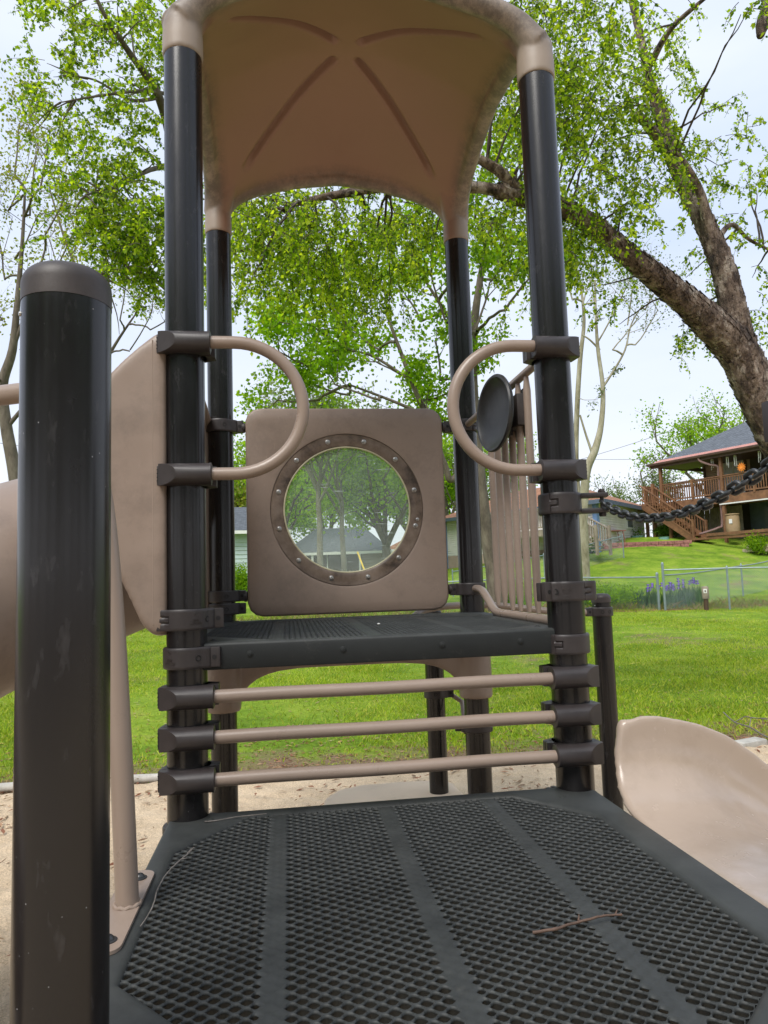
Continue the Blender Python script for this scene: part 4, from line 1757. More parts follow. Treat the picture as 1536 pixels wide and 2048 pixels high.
lk_me = lk.mesh('link'); lk_me.materials.append(MT['chain'])
lk_me.polygons.foreach_set('use_smooth', [True] * len(lk_me.polygons))
chain = empty('guard_chain', a_, label='black steel chain sagging from the right front post across the slide opening', cat='chain')
for i in range(NL):
    s0, s1 = i * pitch, (i + 1) * pitch
    p, q = on_chain(s0), on_chain(s1)
    d = (q - p).normalized()
    up = Vector((0, 0, 1)); side = up.cross(d).normalized(); up = d.cross(side)
    ang = R(45 if i % 2 else -45) + R(random.uniform(-14, 14))
    y_ = side * math.cos(ang) + up * math.sin(ang)
    z_ = d.cross(y_)
    M = Matrix((d, y_, z_)).transposed().to_4x4()
    o = bpy.data.objects.new('link', lk_me)
    COL.objects.link(o)
    o.parent = chain
    o.matrix_local = Matrix.Translation((p + q) / 2 - a_) @ M

# --- sticks on the deck -------------------------------------------
def stick(name, pts, r0, r1, mat, label, side=()):
    mb = MB()
    P = smooth_pts([Vector(p) for p in pts], 5)
    n = len(P)
    rr = random.Random(len(label))
    mb.tube([p + Vector((rr.uniform(-1, 1), rr.uniform(-1, 1), 0)) * r0 * 0.3 for p in P], [(r0 + (r1 - r0) * i / (n - 1)) * (1.25 if rr.random() < 0.12 else 1) for i in range(n)], 8)
    for (a, b, r) in side: mb.tube([a, (Vector(a) + Vector(b)) / 2, b], [r, r * .8, r * .4], 6)
    mb.build(name, mat, None, 60, label=label, cat='twig')


stick('twig', [(0.800, -0.930, 0.003), (0.85, -0.926, 0.004), (0.885, -0.914, 0.004), (0.93, -0.906, 0.006), (0.965, -0.898, 0.006), (1.005, -0.897, 0.004)], 0.0033, 0.0022, MT['stick'], 'short brown twig lying across the right half of the lower mesh deck', [((0.905, -0.908, 0.006), (0.912, -0.895, 0.012), 0.0025), ((0.99, -0.897, 0.005), (1.0, -0.888, 0.012), 0.002)])
stick('twig', [(0.055, -0.300, 0.004), (0.045, -0.36, 0.008), (0.028, -0.42, 0.010), (0.012, -0.49, 0.010), (0.008, -0.58, 0.012), (0.012, -0.65, 0.010), (0.008, -0.70, 0.006), (0.000, -0.735, 0.002)], 0.0022, 0.0013, MT['stick_grey'], 'thin grey twig along the left edge of the lower deck beside the foot plate', [((0.035, -0.39, 0.009), (0.052, -0.40, 0.014), 0.0014), ((0.045, -0.35, 0.008), (0.056, -0.345, 0.02), 0.0013)])
stick('twig', [(0.06, -0.085, 0.004), (0.10, -0.082, 0.004), (0.15, -0.070, 0.006), (0.20, -0.068, 0.007), (0.245, -0.060, 0.006)], 0.0018, 0.001, MT['stick_grey'], 'hair-thin dark twig at the foot of the left front post')
mb = MB()
mb.lathe([(0.002, 0), (0.006, 0.002), (0.007, 0.004), (0.003, 0.007)], 8, (0.70, 0.62, 0.529))
mb.build('pebble', MT['white'], label='tiny white pebble in the middle of the upper deck', cat='pebble')
mb = MB()
mb.box((0, 0, 0), (0.020, 0.008, 0.0012), Matrix.Rotation(R(20), 3, 'Z'), 0.0005)
lf_ = mb.build('petal', MT['white'], label='small pale petal lying on the bed of the open slide', cat='petal')
lf_.location = (1.60, -0.62, -0.085)
# ------------------------------------------------------------------ sand pit edging
mb = MB()
ex = smooth_pts([Vector(p) for p in ((-6.5, 2.6, GZ + .03), (-5, 3.0, GZ + .035), (-3, 3.28, GZ + .04), (-1.7, 3.36, GZ + .045), (-0.8, 3.36, GZ + .04), (-0.3, 3.34, GZ + .02), (0.1, 3.32, GZ - .03), (0.6, 3.3, GZ - 0.08))], 6)
mb.tube([p - Vector((0, 0, 0.012)) for p in ex], 0.034, 14)
mb.build('pit_edging', MT['concrete'], label='rounded grey edging between sand and lawn on the left', cat='edging')
for k, (px_, py_, sc) in enumerate(((1500, 1497, 1.0), (1560, 1490, 0.9), (1620, 1480, 0.9))):
    d = CAM_F + CAM_R * ((px_ - 768) / FPX) + CAM_U * ((1024 - py_) / FPX)
    t = (GZ - CAM_POS.z) / d.z
    p = CAM_POS + d * t
    mb = MB()
    mb.box((p.x, p.y, GZ + 0.03), (0.30 * sc, 0.13, 0.085), Matrix.Rotation(R(18 + 7 * k), 3, 'Z'), 0.03)
    if k == 0:
        mb.build('edging_block', MT['concrete'], label='pale edging block at the sand edge nearest the slide, right margin', cat='block')


# ------------------------------------------------------------------ foliage machinery
class Leaves:
    def __init__(s):
        s.P = []; s.S = []; s.D = []

    def add(s, p, size, d):
        s.P.append((p[0], p[1], p[2])); s.S.append(size); s.D.append((d[0], d[1], d[2]))

    def ball(s, c, r, n, size, g, droop=0.5):
        pts = g.normal(size=(n, 3)) * 0.5 * np.array([r, r, r * 0.8]) + np.array([c[0], c[1], c[2]])
        for p in pts:
            s.add(p, size * g.uniform(0.7, 1.25), (g.normal(), g.normal(), g.normal() - droop))

    def mesh(s, name, mat, parent, g, width=0.62, **k):
        if not s.P: return None
        P = np.array(s.P); L = np.array(s.S)[:, None]
        D = np.array(s.D); D /= np.linalg.norm(D, axis=1)[:, None] + 1e-9
        n = g.normal(size=P.shape)
        n -= D * (n * D).sum(1)[:, None]
        n /= np.linalg.norm(n, axis=1)[:, None] + 1e-9
        W = np.cross(D, n)
        a = P
        t = P + D * L
        m = P + D * L * 0.42 + n * L * 0.10
        l = m + W * L * width / 2
        r = m - W * L * width / 2
        V = np.stack([a, l, t, r], 1).reshape(-1, 3)
        F_ = np.arange(len(V)).reshape(-1, 4)
        V = V - np.array(world_loc(parent)) if parent else V
        return np_mesh(name, V, F_, mat, parent, False, **k)


def wob_line(p0, p1, n, amp, rr, sag=0.0):
    out = []
    off = Vector((0, 0, 0))
    L = (p1 - p0).length
    for i in range(n + 1):
        t = i / n
        off = off * 0.8 + Vector((rr.uniform(-1, 1), rr.uniform(-1, 1), rr.uniform(-1, 1))) * amp * L / n
        q = p0.lerp(p1, t) + off
        q.z -= sag * L * 4 * t * (1 - t) * -1
        out.append(q)
    return out


def hang_twig(wood, lv, p, d, L, g, rr, size=0.05, den=26, droop=1.0, side=3, r=0.004):
    """thin weeping twig carrying leaves, starts along d and bends downward"""
    d = Vector(d).normalized()
    n = 6
    step = L / n
    pts = [Vector(p)]
    q = Vector(p)
    for i in range(n):
        d = (d + Vector((rr.uniform(-.22, .22), rr.uniform(-.22, .22), -0.28 * droop + rr.uniform(-.1, .1)))).normalized()
        q = q + d * step
        pts.append(q.copy())
    wood.tube(pts, [r * (1 - 0.85 * i / n) + 0.0006 for i in range(n + 1)], 3, cap=False)
    nl = int(L * den)
    for k in range(nl):
        t = (k + rr.random()) / nl
        t = 0.12 + 0.88 * t
        i = min(int(t * n), n - 1)
        b = pts[i].lerp(pts[i + 1], t * n - i)
        dd = Vector((g.normal(), g.normal(), g.normal() - 0.9)).normalized()
        lv.add(b + dd * 0.006, size * rr.uniform(0.5, 1.4), dd)
    for k in range(side):
        t = rr.uniform(0.15, 0.8)
        i = min(int(t * n), n - 1)
        b = pts[i].lerp(pts[i + 1], t * n - i)
        hang_twig(wood, lv, b, Vector((rr.uniform(-1, 1), rr.uniform(-1, 1), rr.uniform(-.6, .3))), L * rr.uniform(0.25, 0.45), g, rr, size, den * 1.2, droop, 0, r * 0.5)


def grow(wood, lv, p, d, L, r, lvl, g, rr, maxl=4, kids=(3, 4), spread=0.75, up=0.15, leaf=(14, 0.30, 0.06), taper=0.62, wob=0.12, sides=7, minleaf=None):
    """recursive broadleaf branch"""
    n = 5
    pts = [Vector(p)]
    d = Vector(d).normalized()
    q = Vector(p)
    for i in range(n):
        d = (d + Vector((rr.uniform(-1, 1), rr.uniform(-1, 1), rr.uniform(-1, 1))) * wob + Vector((0, 0, up * 0.35))).normalized()
        q = q + d * L / n
        pts.append(q.copy())
    r1 = r * taper
    wood.tube(pts, [r + (r1 - r) * i / n for i in range(n + 1)], max(3, sides - lvl), cap=False)
    if lvl >= (minleaf if minleaf is not None else maxl - 1):
        cnt, rad, size = leaf
        for k in range(cnt):
            t = rr.uniform(0.2, 1.05)
            i = min(int(t * n), n - 1)
            b = pts[i].lerp(pts[i + 1], t * n - i)
            o = Vector((g.normal(), g.normal(), g.normal() * 0.8)) * rad * 0.5
            lv.add(b + o, size * rr.uniform(0.7, 1.3), (g.normal(), g.normal(), g.normal() - 0.4))
    if lvl >= maxl: return
    m = rr.randint(*kids)
    for k in range(m):
        t = rr.uniform(0.35, 1.0) if k else 1.0
        i = min(int(t * n), n - 1)
        b = pts[i].lerp(pts[i + 1], t * n - i) if t < 1 else pts[-1]
        side = Vector((rr.uniform(-1, 1), rr.uniform(-1, 1), rr.uniform(-0.5, 0.8))).normalized()
        nd = (d * (1 - spread * 0.5) + side * spread).normalized()
        grow(wood, lv, b, nd, L * rr.uniform(0.55, 0.8), r1 * (0.95 if k == 0 else rr.uniform(0.45, 0.75)), lvl + 1, g, rr, maxl, kids, spread, up, leaf, taper, wob, sides, minleaf)


def gpoint(x, y):
    return Vector((x, y, float(gz(x, y))))


def ground_at(px, dep):
    p = at(px, 1150, dep)
    return gpoint(p.x, p.y)


def tree(px, dep, height, r, seed, label, leafmat, barkmat, parts=('trunk', 'crown'), group=None, fork=0.35, **kw):
    g = np.random.default_rng(seed)
    rr = random.Random(seed)
    base = ground_at(px, dep) - Vector((0, 0, 0.1))
    t = empty('tree', base, label=label, cat='tree', group=group)
    w = MB(); lv = Leaves()
    h0 = height * fork
    lean = kw.pop('lean', (0, 0))
    tip = base + Vector((lean[0], lean[1], h0))
    pts = wob_line(base, tip, 6, 0.05, rr)
    w.tube(pts, [r * (1.25 if i == 0 else 1) * (1 - 0.3 * i / 6) for i in range(7)], 10, cap=False)
    m = kw.pop('limbs', 5)
    for k in range(m):
        a = 2 * math.pi * (k + rr.uniform(-.3, .3)) / m
        u = kw.get('upw', 1.1)
        d = Vector((math.cos(a), math.sin(a), rr.uniform(0.7, 1.6) * u))
        if k == 0: d = Vector((rr.uniform(-.2, .2), rr.uniform(-.2, .2), 1))
        st = pts[-1] if k < 3 else pts[-2].lerp(pts[-1], rr.random())
        grow(w, lv, st, d, (height - h0) * rr.uniform(0.36, 0.46), r * 0.62 * rr.uniform(0.7, 1), 1, g, rr, **{k_: v for k_, v in kw.items() if k_ not in ('upw',)})
    me = w.mesh('trunk')
    me.transform(Matrix.Translation(-base))
    link_mesh('trunk', me, barkmat, t, True)
    lv.mesh('crown', leafmat, t, g, 0.8)
    return t


# ------------------------------------------------------------------ the big river birch on the right
def px_path(L, n=5):
    """L: (px, py, depth, width in photo pixels) -> points and radii"""
    P = smooth_pts([at(a, b, c) for a, b, c, w in L], n)
    Wd = [(w / FPX * c) / 2 for a, b, c, w in L]
    rad = []
    for i in range(len(L) - 1):
        for k in range(n): rad.append(Wd[i] + (Wd[i + 1] - Wd[i]) * k / n)
    rad.append(Wd[-1])
    return P, rad


gB = np.random.default_rng(21)
rB = random.Random(21)
bt = at(1660, 1300, 7.2)
bbase = gpoint(bt.x, bt.y)
birch = empty('birch_tree', bbase, label='large river birch with peeling bark leaning over the tower from the right margin', cat='tree')
wood = MB()


def rough_limb(path, sides=26, amp=0.10, ends=True, n=7):
    P, rad = px_path(path, n)
    rad = [q * 0.80 for q in rad]
    ph = rB.uniform(0, 9)

    def nf(i, k, nn):
        a = 2 * math.pi * k / nn
        if amp < 0.15: return 1 + amp * (0.5 * math.sin(3 * a + i * 0.55 + ph) * math.sin(i * 0.9 + ph) + 0.6 * rB.uniform(-1, 1) + 0.5 * math.sin(11 * a + i * 0.5))
        return 1 + amp * (0.5 * math.sin(3 * a + i * 0.55 + ph) * math.sin(i * 0.9 + ph) + 0.35 * math.sin(7 * a - i * 0.8) * math.sin(i * 1.7 + a * 2) + 0.3 * rB.uniform(-1, 1))
    wood.tube(P, rad, sides, noise=nf)
    return P, rad


dg_ = 7.0
mainP = [rough_limb([(1760, 1560, 7.3, 130), (1710, 1300, 7.2, 118), (1650, 1080, 7.1, 106), (1585, 930, 7.05, 96), (1545, 850, 7.0, 92), (1512, 780, 7.0, 90), (1474, 700, 7.0, 92), (1425, 650, 6.95, 80), (1370, 600, 6.9, 64), (1305, 548, 6.8, 55), (1245, 500, 6.7, 48), (1170, 440, 6.6, 43), (1110, 410, 6.5, 38), (1040, 395, 6.4, 35), (980, 378, 6.3, 29), (900, 372, 6.2, 25), (800, 372, 6.1, 22), (700, 385, 6.0, 20), (620, 400, 6.0, 14), (560, 420, 6.0, 8)])]
limbB = rough_limb([(1494, 730, 6.98, 70), (1474, 650, 7.0, 60), (1461, 594, 7.05, 55), (1444, 529, 7.1, 51), (1416, 460, 7.2, 44), (1394, 415, 7.3, 40), (1366, 358, 7.4, 38), (1340, 295, 7.5, 32), (1316, 210, 7.6, 27), (1296, 145, 7.7, 22), (1282, 80, 7.8, 19), (1266, 10, 7.9, 16), (1240, -90, 8.0, 13), (1200, -220, 8.2, 9)])
limbC = rough_limb([(1050, 394, 6.42, 30), (1005, 348, 6.3, 27), (965, 322, 6.2, 23), (900, 290, 6.1, 20), (800, 230, 6.0, 14), (700, 120, 6.0, 8)], 18)
limbD = rough_limb([(1420, 480, 7.15, 30), (1405, 400, 7.05, 22), (1375, 335, 7.0, 16), (1350, 300, 7.0, 8)], 12)
limbE = rough_limb([(1345, 320, 7.5, 26), (1300, 255, 7.3, 26), (1270, 225, 7.2, 16)], 14)
limbF = rough_limb([(1300, 130, 7.7, 18), (1340, 60, 7.4, 14), (1400, 5, 7.1, 10), (1480, -60, 6.9, 6)], 10)
limbG = rough_limb([(1425, 500, 7.2, 20), (1460, 450, 7.4, 12), (1500, 480, 7.6, 8), (1560, 510, 7.8, 5)], 8)
limbH = rough_limb([(1620, -180, 6.0, 60), (1560, -20, 6.0, 52), (1530, 40, 6.0, 36), (1520, 75, 6.0, 14)], 14)
limbI = rough_limb([(1240, -90, 8.0, 14), (1120, -60, 7.6, 12), (980, -80, 7.4, 10), (800, -60, 7.3, 8)], 8)
# peeling bark scrolls
for (P, rad) in (mainP[0], limbB, limbC):
    for i in range(1, len(P) - 1):
        if rad[i] < 0.055: continue
        t = (P[i + 1] - P[i - 1]).normalized()
        for k in range(34):
            v = Vector((rB.uniform(-1, 1), rB.uniform(-1, 1), rB.uniform(-1, 1)))
            v = (v - t * v.dot(t)).normalized()
            w_ = t.cross(v)
            c = P[i].lerp(P[i + 1], rB.random()) + v * rad[i] * 1.01
            sx_, sy_ = rB.uniform(0.010, 0.035), rB.uniform(0.015, 0.06)
            lift = rB.uniform(0.003, 0.018)
            a0 = c - w_ * sx_ - t * sy_; a1 = c + w_ * sx_ - t * sy_
            b0 = c - w_ * sx_ * .9 + t * sy_ + v * lift; b1 = c + w_ * sx_ * .8 + t * sy_ * rB.uniform(.6, 1.1) + v * lift * rB.uniform(.3, 1.4)
            wood.add([a0, a1, b1, b0], [(0, 1, 2, 3)])
me = wood.mesh('trunk')
me.transform(Matrix.Translation(-bbase))
link_mesh('trunk', me, MT['bark_birch'], birch, True)

# twigs and leaves. Each zone: centre pixel, depth, half sizes (px, px, metres), number of twigs, twig length, droop
tw = MB(); lvB = Leaves()
ZONES = [
    (1130, 60, 6.6, 150, 110, 0.9, 65, 0.75, 1.0),
    (1150, 210, 6.6, 120, 110, 0.9, 68, 0.75, 1.0),
    (1190, 330, 6.5, 120, 80, 0.8, 39, 0.65, 1.0),
    (1060, 280, 6.8, 70, 130, 0.8, 42, 0.6, 1.0),
    (1120, 470, 6.6, 80, 80, 0.7, 37, 0.6, 1.1),
    (1110, 560, 6.9, 60, 50, 0.6, 23, 0.5, 1.1),
    (1230, 430, 6.2, 60, 50, 0.4, 18, 0.45, 1.1),
    (1010, 440, 6.6, 60, 60, 0.8, 31, 0.5, 1.1),
    (1330, 330, 7.1, 80, 110, 0.8, 20, 0.5, 0.8),
    (1330, 110, 7.3, 110, 90, 0.9, 20, 0.5, 0.8),
    (1400, 300, 7.6, 70, 110, 0.8, 17, 0.5, 0.7),
    (1480, 380, 7.7, 60, 110, 0.8, 23, 0.45, 0.7),
    (1420, 590, 7.8, 90, 60, 0.5, 18, 0.45, 1.0),
    (1500, 560, 7.8, 50, 90, 0.5, 12, 0.4, 0.8),
    (1400, 690, 7.6, 50, 50, 0.5, 10, 0.5, 1.2),
    (1375, 640, 7.6, 30, 60, 0.4, 7, 0.55, 1.3),
    (1230, 620, 7.6, 60, 60, 0.5, 9, 0.4, 1.0),
    (1510, 40, 5.8, 30, 40, 0.4, 7, 0.35, 1.2),
    (1000, 120, 6.8, 90, 150, 0.9, 46, 0.6, 1.0),
    (520, 430, 6.2, 80, 50, 0.7, 48, 0.75, 1.3),
    (600, 480, 6.4, 90, 60, 0.7, 46, 0.7, 1.3),
    (700, 470, 6.6, 90, 60, 0.7, 39, 0.7, 1.3),
    (680, 560, 6.8, 70, 60, 0.6, 31, 0.65, 1.4),
    (790, 450, 6.6, 60, 40, 0.6, 17, 0.7, 1.4),
    (840, 500, 6.8, 40, 60, 0.6, 17, 0.6, 1.3),
    (500, 560, 6.4, 50, 60, 0.6, 17, 0.55, 1.4),
    (760, 600, 7.0, 80, 50, 0.5, 18, 0.55, 1.3),
    (700, 380, 6.5, 200, 60, 0.9, 46, 0.5, 1.0),
    (640, -60, 6.8, 260, 60, 1.0, 46, 0.6, 0.9),
    (820, 150, 7.6, 260, 200, 0.8, 85, 0.6, 0.9),
]
limb_pts = [p for (P, rad) in (mainP[0], limbB, limbC, limbD, limbF, limbG, limbI) for p in P]
LP = np.array([tuple(p) for p in limb_pts])
for (zx, zy, zd, hx_, hy_, hz_, cnt, L, dr) in ZONES:
    # secondary branches that carry the zone
    for b in range(max(2, cnt // 14)):
        e = at(zx + rB.uniform(-1, 1) * hx_, zy + rB.uniform(-1, 0.6) * hy_, zd + rB.uniform(-1, 1) * hz_)
        d2 = ((LP - np.array(tuple(e))) ** 2).sum(1)
        s0 = limb_pts[int(np.argmin(d2 + gB.uniform(0, 0.5, len(LP))))]
        if (e - s0).length < 3.2:
            pts = wob_line(s0, e, 7, 0.16, rB, 0.06)
            tw.tube(pts, [0.013 * (1 - .75 * i / 7) for i in range(8)], 5, cap=False)
    for k in range(cnt):
        u, v, w_ = np.clip(gB.normal(size=3) * 0.55, -1.2, 1.2)
        p = at(zx + u * hx_, zy + v * hy_ - 25, zd + w_ * hz_)
        hang_twig(tw, lvB, p, Vector((gB.normal(), gB.normal(), 0.3)), L * rB.uniform(0.6, 1.25), gB, rB, 0.038, 50, dr * 1.3, 3, 0.0032)
# crown continues overhead and behind the viewer
for k in range(110):
    p = Vector((gB.uniform(-2.5, 6.5), gB.uniform(-7, 0.5), gB.uniform(4.3, 7.5)))
    hang_twig(tw, lvB, p, Vector((gB.normal(), gB.normal(), 0.3)), 0.9, gB, rB, 0.07, 26, 1.0, 2, 0.004)
me = tw.mesh('twigs')
me.transform(Matrix.Translation(-bbase))
link_mesh('twigs', me, MT['twig_wood'], birch, True)
lvB.mesh('crown', MT['leaf_birch'], birch, gB, 0.68)

# ------------------------------------------------------------------ second leafy tree, upper left
gC = np.random.default_rng(5)
rC = random.Random(5)
cb = ground_at(372, 12.5)
t2 = empty('birch_tree', cb, label='bright green birch whose crown fills the upper left behind the tower', cat='tree')
wC = MB(); lC = Leaves()
WOODP = []
def limb2(path, sides=10):
    P, rad = px_path(path, 5)
    wC.tube(P, rad, sides, cap=False)
    WOODP.extend(P)
cpx = [(372, 1250, 12.5, 44), (376, 1000, 12.4, 38), (374, 760, 12.2, 34), (370, 520, 11.8, 30), (352, 330, 11.2, 24), (318, 195, 10.4, 17), (262, 110, 9.8, 12), (215, 40, 9.4, 9), (180, -30, 9.2, 6)]
limb2(cpx)
limb2([(352, 330, 11.2, 14), (300, 340, 10.6, 9), (230, 375, 10.0, 6), (170, 390, 9.6, 3)])
limb2([(370, 200, 10.8, 9), (300, 182, 10.2, 7), (210, 190, 9.6, 5), (120, 205, 9.2, 2)])
limb2([(356, 345, 11.2, 12), (420, 200, 11.0, 10), (500, 60, 11.0, 7)])
limb2([(318, 195, 10.4, 8), (260, 200, 10.0, 6), (190, 160, 9.6, 4), (120, 150, 9.4, 2)])
limb2([(374, 620, 12.0, 14), (310, 560, 11.0, 8), (240, 540, 10.4, 5), (180, 560, 10.0, 2)])
limb2([(374, 640, 12.0, 14), (430, 520, 11.6, 8), (500, 500, 11.4, 5)])
ZC = [
    (170, 50, 9.6, 90, 70, 0.8, 34, 0.65), (290, 40, 9.9, 60, 60, 0.8, 24, 0.6), (110, 210, 9.6, 50, 60, 0.6, 20, 0.5),
    (190, 200, 9.8, 80, 70, 0.8, 26, 0.55), (280, 150, 10.2, 60, 80, 0.8, 28, 0.55), (170, 330, 9.8, 60, 60, 0.7, 30, 0.55),
    (270, 330, 10.2, 60, 80, 0.8, 42, 0.55), (210, 430, 9.9, 90, 60, 0.7, 76, 0.55), (290, 480, 10.2, 70, 70, 0.7, 84, 0.55),
    (240, 520, 10.2, 60, 50, 0.6, 40, 0.5), (300, 570, 10.4, 40, 50, 0.6, 30, 0.45), (110, 330, 9.8, 40, 60, 0.5, 10, 0.45),
    (345, 60, 11.0, 60, 80, 0.8, 30, 0.5), (480, 470, 11.5, 50, 60, 0.8, 30, 0.5), (430, 560, 11.5, 60, 60, 0.6, 22, 0.5), (120, 120, 9.4, 30, 40, 0.5, 9, 0.45), (75, 215, 9.4, 20, 20, 0.3, 6, 0.4), (110, 30, 9.5, 20, 50, .5, 6, .4),
    (250, 660, 10.4, 30, 12, 0.3, 0, 0.4)]
WP = np.array([tuple(p) for p in WOODP])
for (zx, zy, zd, hx_, hy_, hz_, cnt, L) in ZC:
    for b in range(cnt // 9 + 1):
        e = at(zx + rC.uniform(-1, 1) * hx_, zy + rC.uniform(-1, 1) * hy_, zd + rC.uniform(-1, 1) * hz_)
        d2 = ((WP - np.array(tuple(e))) ** 2).sum(1)
        s0 = WOODP[int(np.argmin(d2 + gC.uniform(0, 0.6, len(WP))))]
        pts = wob_line(s0, e, 7, 0.16, rC, 0.05)
        wC.tube(pts, [0.016 * (1 - .75 * i / 7) for i in range(8)], 4, cap=False)
    for k in range(cnt):
        u, v, w_ = np.clip(gC.normal(size=3) * 0.6, -1.3, 1.3)
        p = at(zx + u * hx_, zy + v * hy_ - 15, zd + w_ * hz_)
        hang_twig(wC, lC, p, Vector((gC.normal(), gC.normal(), 0.5)), L * rC.uniform(0.6, 1.25), gC, rC, 0.052, 34, 0.8, 4, 0.0045)
me = wC.mesh('trunk'); me.transform(Matrix.Translation(-cb))
link_mesh('trunk', me, MT['bark_grey'], t2, True)
lC.mesh('crown', MT['leaf_birch'], t2, gC, 0.8)

# ------------------------------------------------------------------ middle-distance and far trees
def path_tree(name_label, limbs, seed, leafmat, barkmat, leafn, size, ends, group=None, dens=1.0):
    """limbs drawn through space, then recursive growth from each end"""
    g = np.random.default_rng(seed); rr = random.Random(seed)
    w = MB(); lv = Leaves()
    P0, r0 = px_path(limbs[0], 5)
    base = P0[0].copy()
    base.z = float(gz(base.x, base.y)) - 0.1
    t = empty('tree', base, label=name_label, cat='tree', group=group)
    for i, L in enumerate(limbs):
        P, rad = px_path(L, 5)
        if i == 0: P[0] = base
        w.tube(P, rad, 10 if i == 0 else 7, cap=False)
    AP = [p for L in limbs for p in px_path(L, 5)[0]]
    for (px_, py_, dep, d, L, r, mx) in ends:
        e = at(px_, py_, dep)
        s0 = min(AP, key=lambda q: (q - e).length + 0.35 * max(0, q.z - e.z))
        if (s0 - e).length > 0.15:
            w.tube(wob_line(s0, e, 6, 0.14, rr, 0.06), [r * (1.5 - 0.5 * i / 6) for i in range(7)], 5, cap=False)
        grow(w, lv, e, (CAM_R * d[0] + Vector((0, 0, 1)) * d[1] + CAM_F * d[2]), L, r, 1, g, rr, maxl=mx, leaf=(leafn, L * 0.28, size), minleaf=2)
    me = w.mesh('trunk'); me.transform(Matrix.Translation(-base))
    link_mesh('trunk', me, barkmat, t, True)
    lv.mesh('crown', leafmat, t, g, 0.8)
    return t


# maple behind the panel: trunk seen between the right back post and the bars
ends = []
for (x, y, dx, dz) in ((890, 640, -.3, .8), (820, 760, -.8, .4), (760, 800, -1, .2), (700, 790, -1, .15), (760, 700, -.8, .6), (840, 640, -.4, .9), (700, 700, -1, .5), (880, 760, .1, .8), (640, 740, -1, .2), (690, 640, -.7, .8), (800, 560, -.3, 1), (920, 560, 0, 1), (950, 660, .4, .8), (985, 560, .3, 1), (880, 840, -.3, .3), (870, 900, .2, .4), (1010, 620, .5, .7), (640, 800, -.6, -.1), (950, 440, 0, 1), (860, 800, .6, .2)):
    ends.append((x, y, 19.5 + rB.uniform(-1.5, 1.5), (dx, dz, rB.uniform(-.6, .6)), 1.25, 0.035, 4))
path_tree('rounded maple with dense fresh leaves rising behind the round window panel',
          [[(990, 1150, 20, 34), (972, 1060, 20, 27), (960, 960, 20, 25), (950, 850, 20, 22), (945, 700, 20, 18), (960, 560, 20, 13), (985, 440, 20, 8)],
           [(955, 900, 20, 18), (905, 960, 19.8, 14), (890, 930, 19.7, 12), (860, 850, 19.6, 11), (830, 780, 19.5, 10), (800, 700, 19.5, 8), (770, 620, 19.5, 5)],
           [(945, 720, 20, 12), (900, 640, 19.8, 8), (850, 560, 19.6, 5)],
           [(850, 830, 19.6, 8), (780, 800, 19.5, 6), (700, 770, 19.4, 4)],
           [(820, 760, 19.5, 7), (740, 710, 19.4, 5), (670, 700, 19.3, 3)]],
          31, MT['leaf_maple'], MT['bark_grey'], 16, 0.12, ends)

# pale sycamore-like pair on the right
ends = [(1145, 600, 27, (-.2, 1, 0), 1.6, 0.03, 4), (1165, 610, 27, (.3, 1, 0), 1.5, 0.03, 4), (1195, 640, 27, (0, 1, .2), 1.7, 0.03, 4), (1225, 700, 27, (.6, .8, 0), 1.6, 0.03, 4), (1270, 690, 27, (.8, .7, 0), 1.6, 0.03, 4), (1255, 650, 27, (.4, 1, .2), 1.6, 0.03, 4), (1290, 620, 27, (.6, .9, -.2), 1.5, 0.03, 4), (1200, 760, 27, (.8, .1, 0), 0.5, 0.012, 3), (1170, 800, 27, (.5, 0, 0), 0.5, 0.012, 3), (1130, 560, 27, (-.3, 1, 0), 1.4, .03, 4)]
path_tree('pale bare-limbed tree with sparse small leaves standing right of the right front post',
          [[(1165, 1060, 27, 19.2), (1172, 950, 27, 16.3), (1190, 900, 27, 14.8), (1202, 850, 27, 11.1), (1206, 780, 27, 8.9), (1196, 700, 27, 7.4), (1192, 640, 27, 5.2), (1190, 560, 27, 3.0)],
           [(1160, 1060, 27.5, 16.3), (1152, 930, 27.5, 11.1), (1154, 820, 27.5, 10.4), (1160, 720, 27.5, 9.6), (1168, 640, 27.5, 6.7), (1160, 560, 27.5, 3.7)],
           [(1184, 905, 27, 5.9), (1172, 870, 27, 4.4), (1160, 830, 27, 3.7)],
           [(1202, 780, 27, 5.2), (1225, 745, 27, 4.4), (1250, 700, 27, 3.7), (1262, 650, 27, 3.0), (1285, 610, 27, 2.2)],
           [(1200, 700, 27, 4.4), (1180, 680, 27, 3.7), (1165, 670, 27, 3.0)],
           [(1192, 690, 27, 3.7), (1215, 650, 27, 3.0), (1260, 560, 27, 1.9)]],
          32, MT['leaf_gray'], MT['bark_pale'], 5, 0.085, ends)

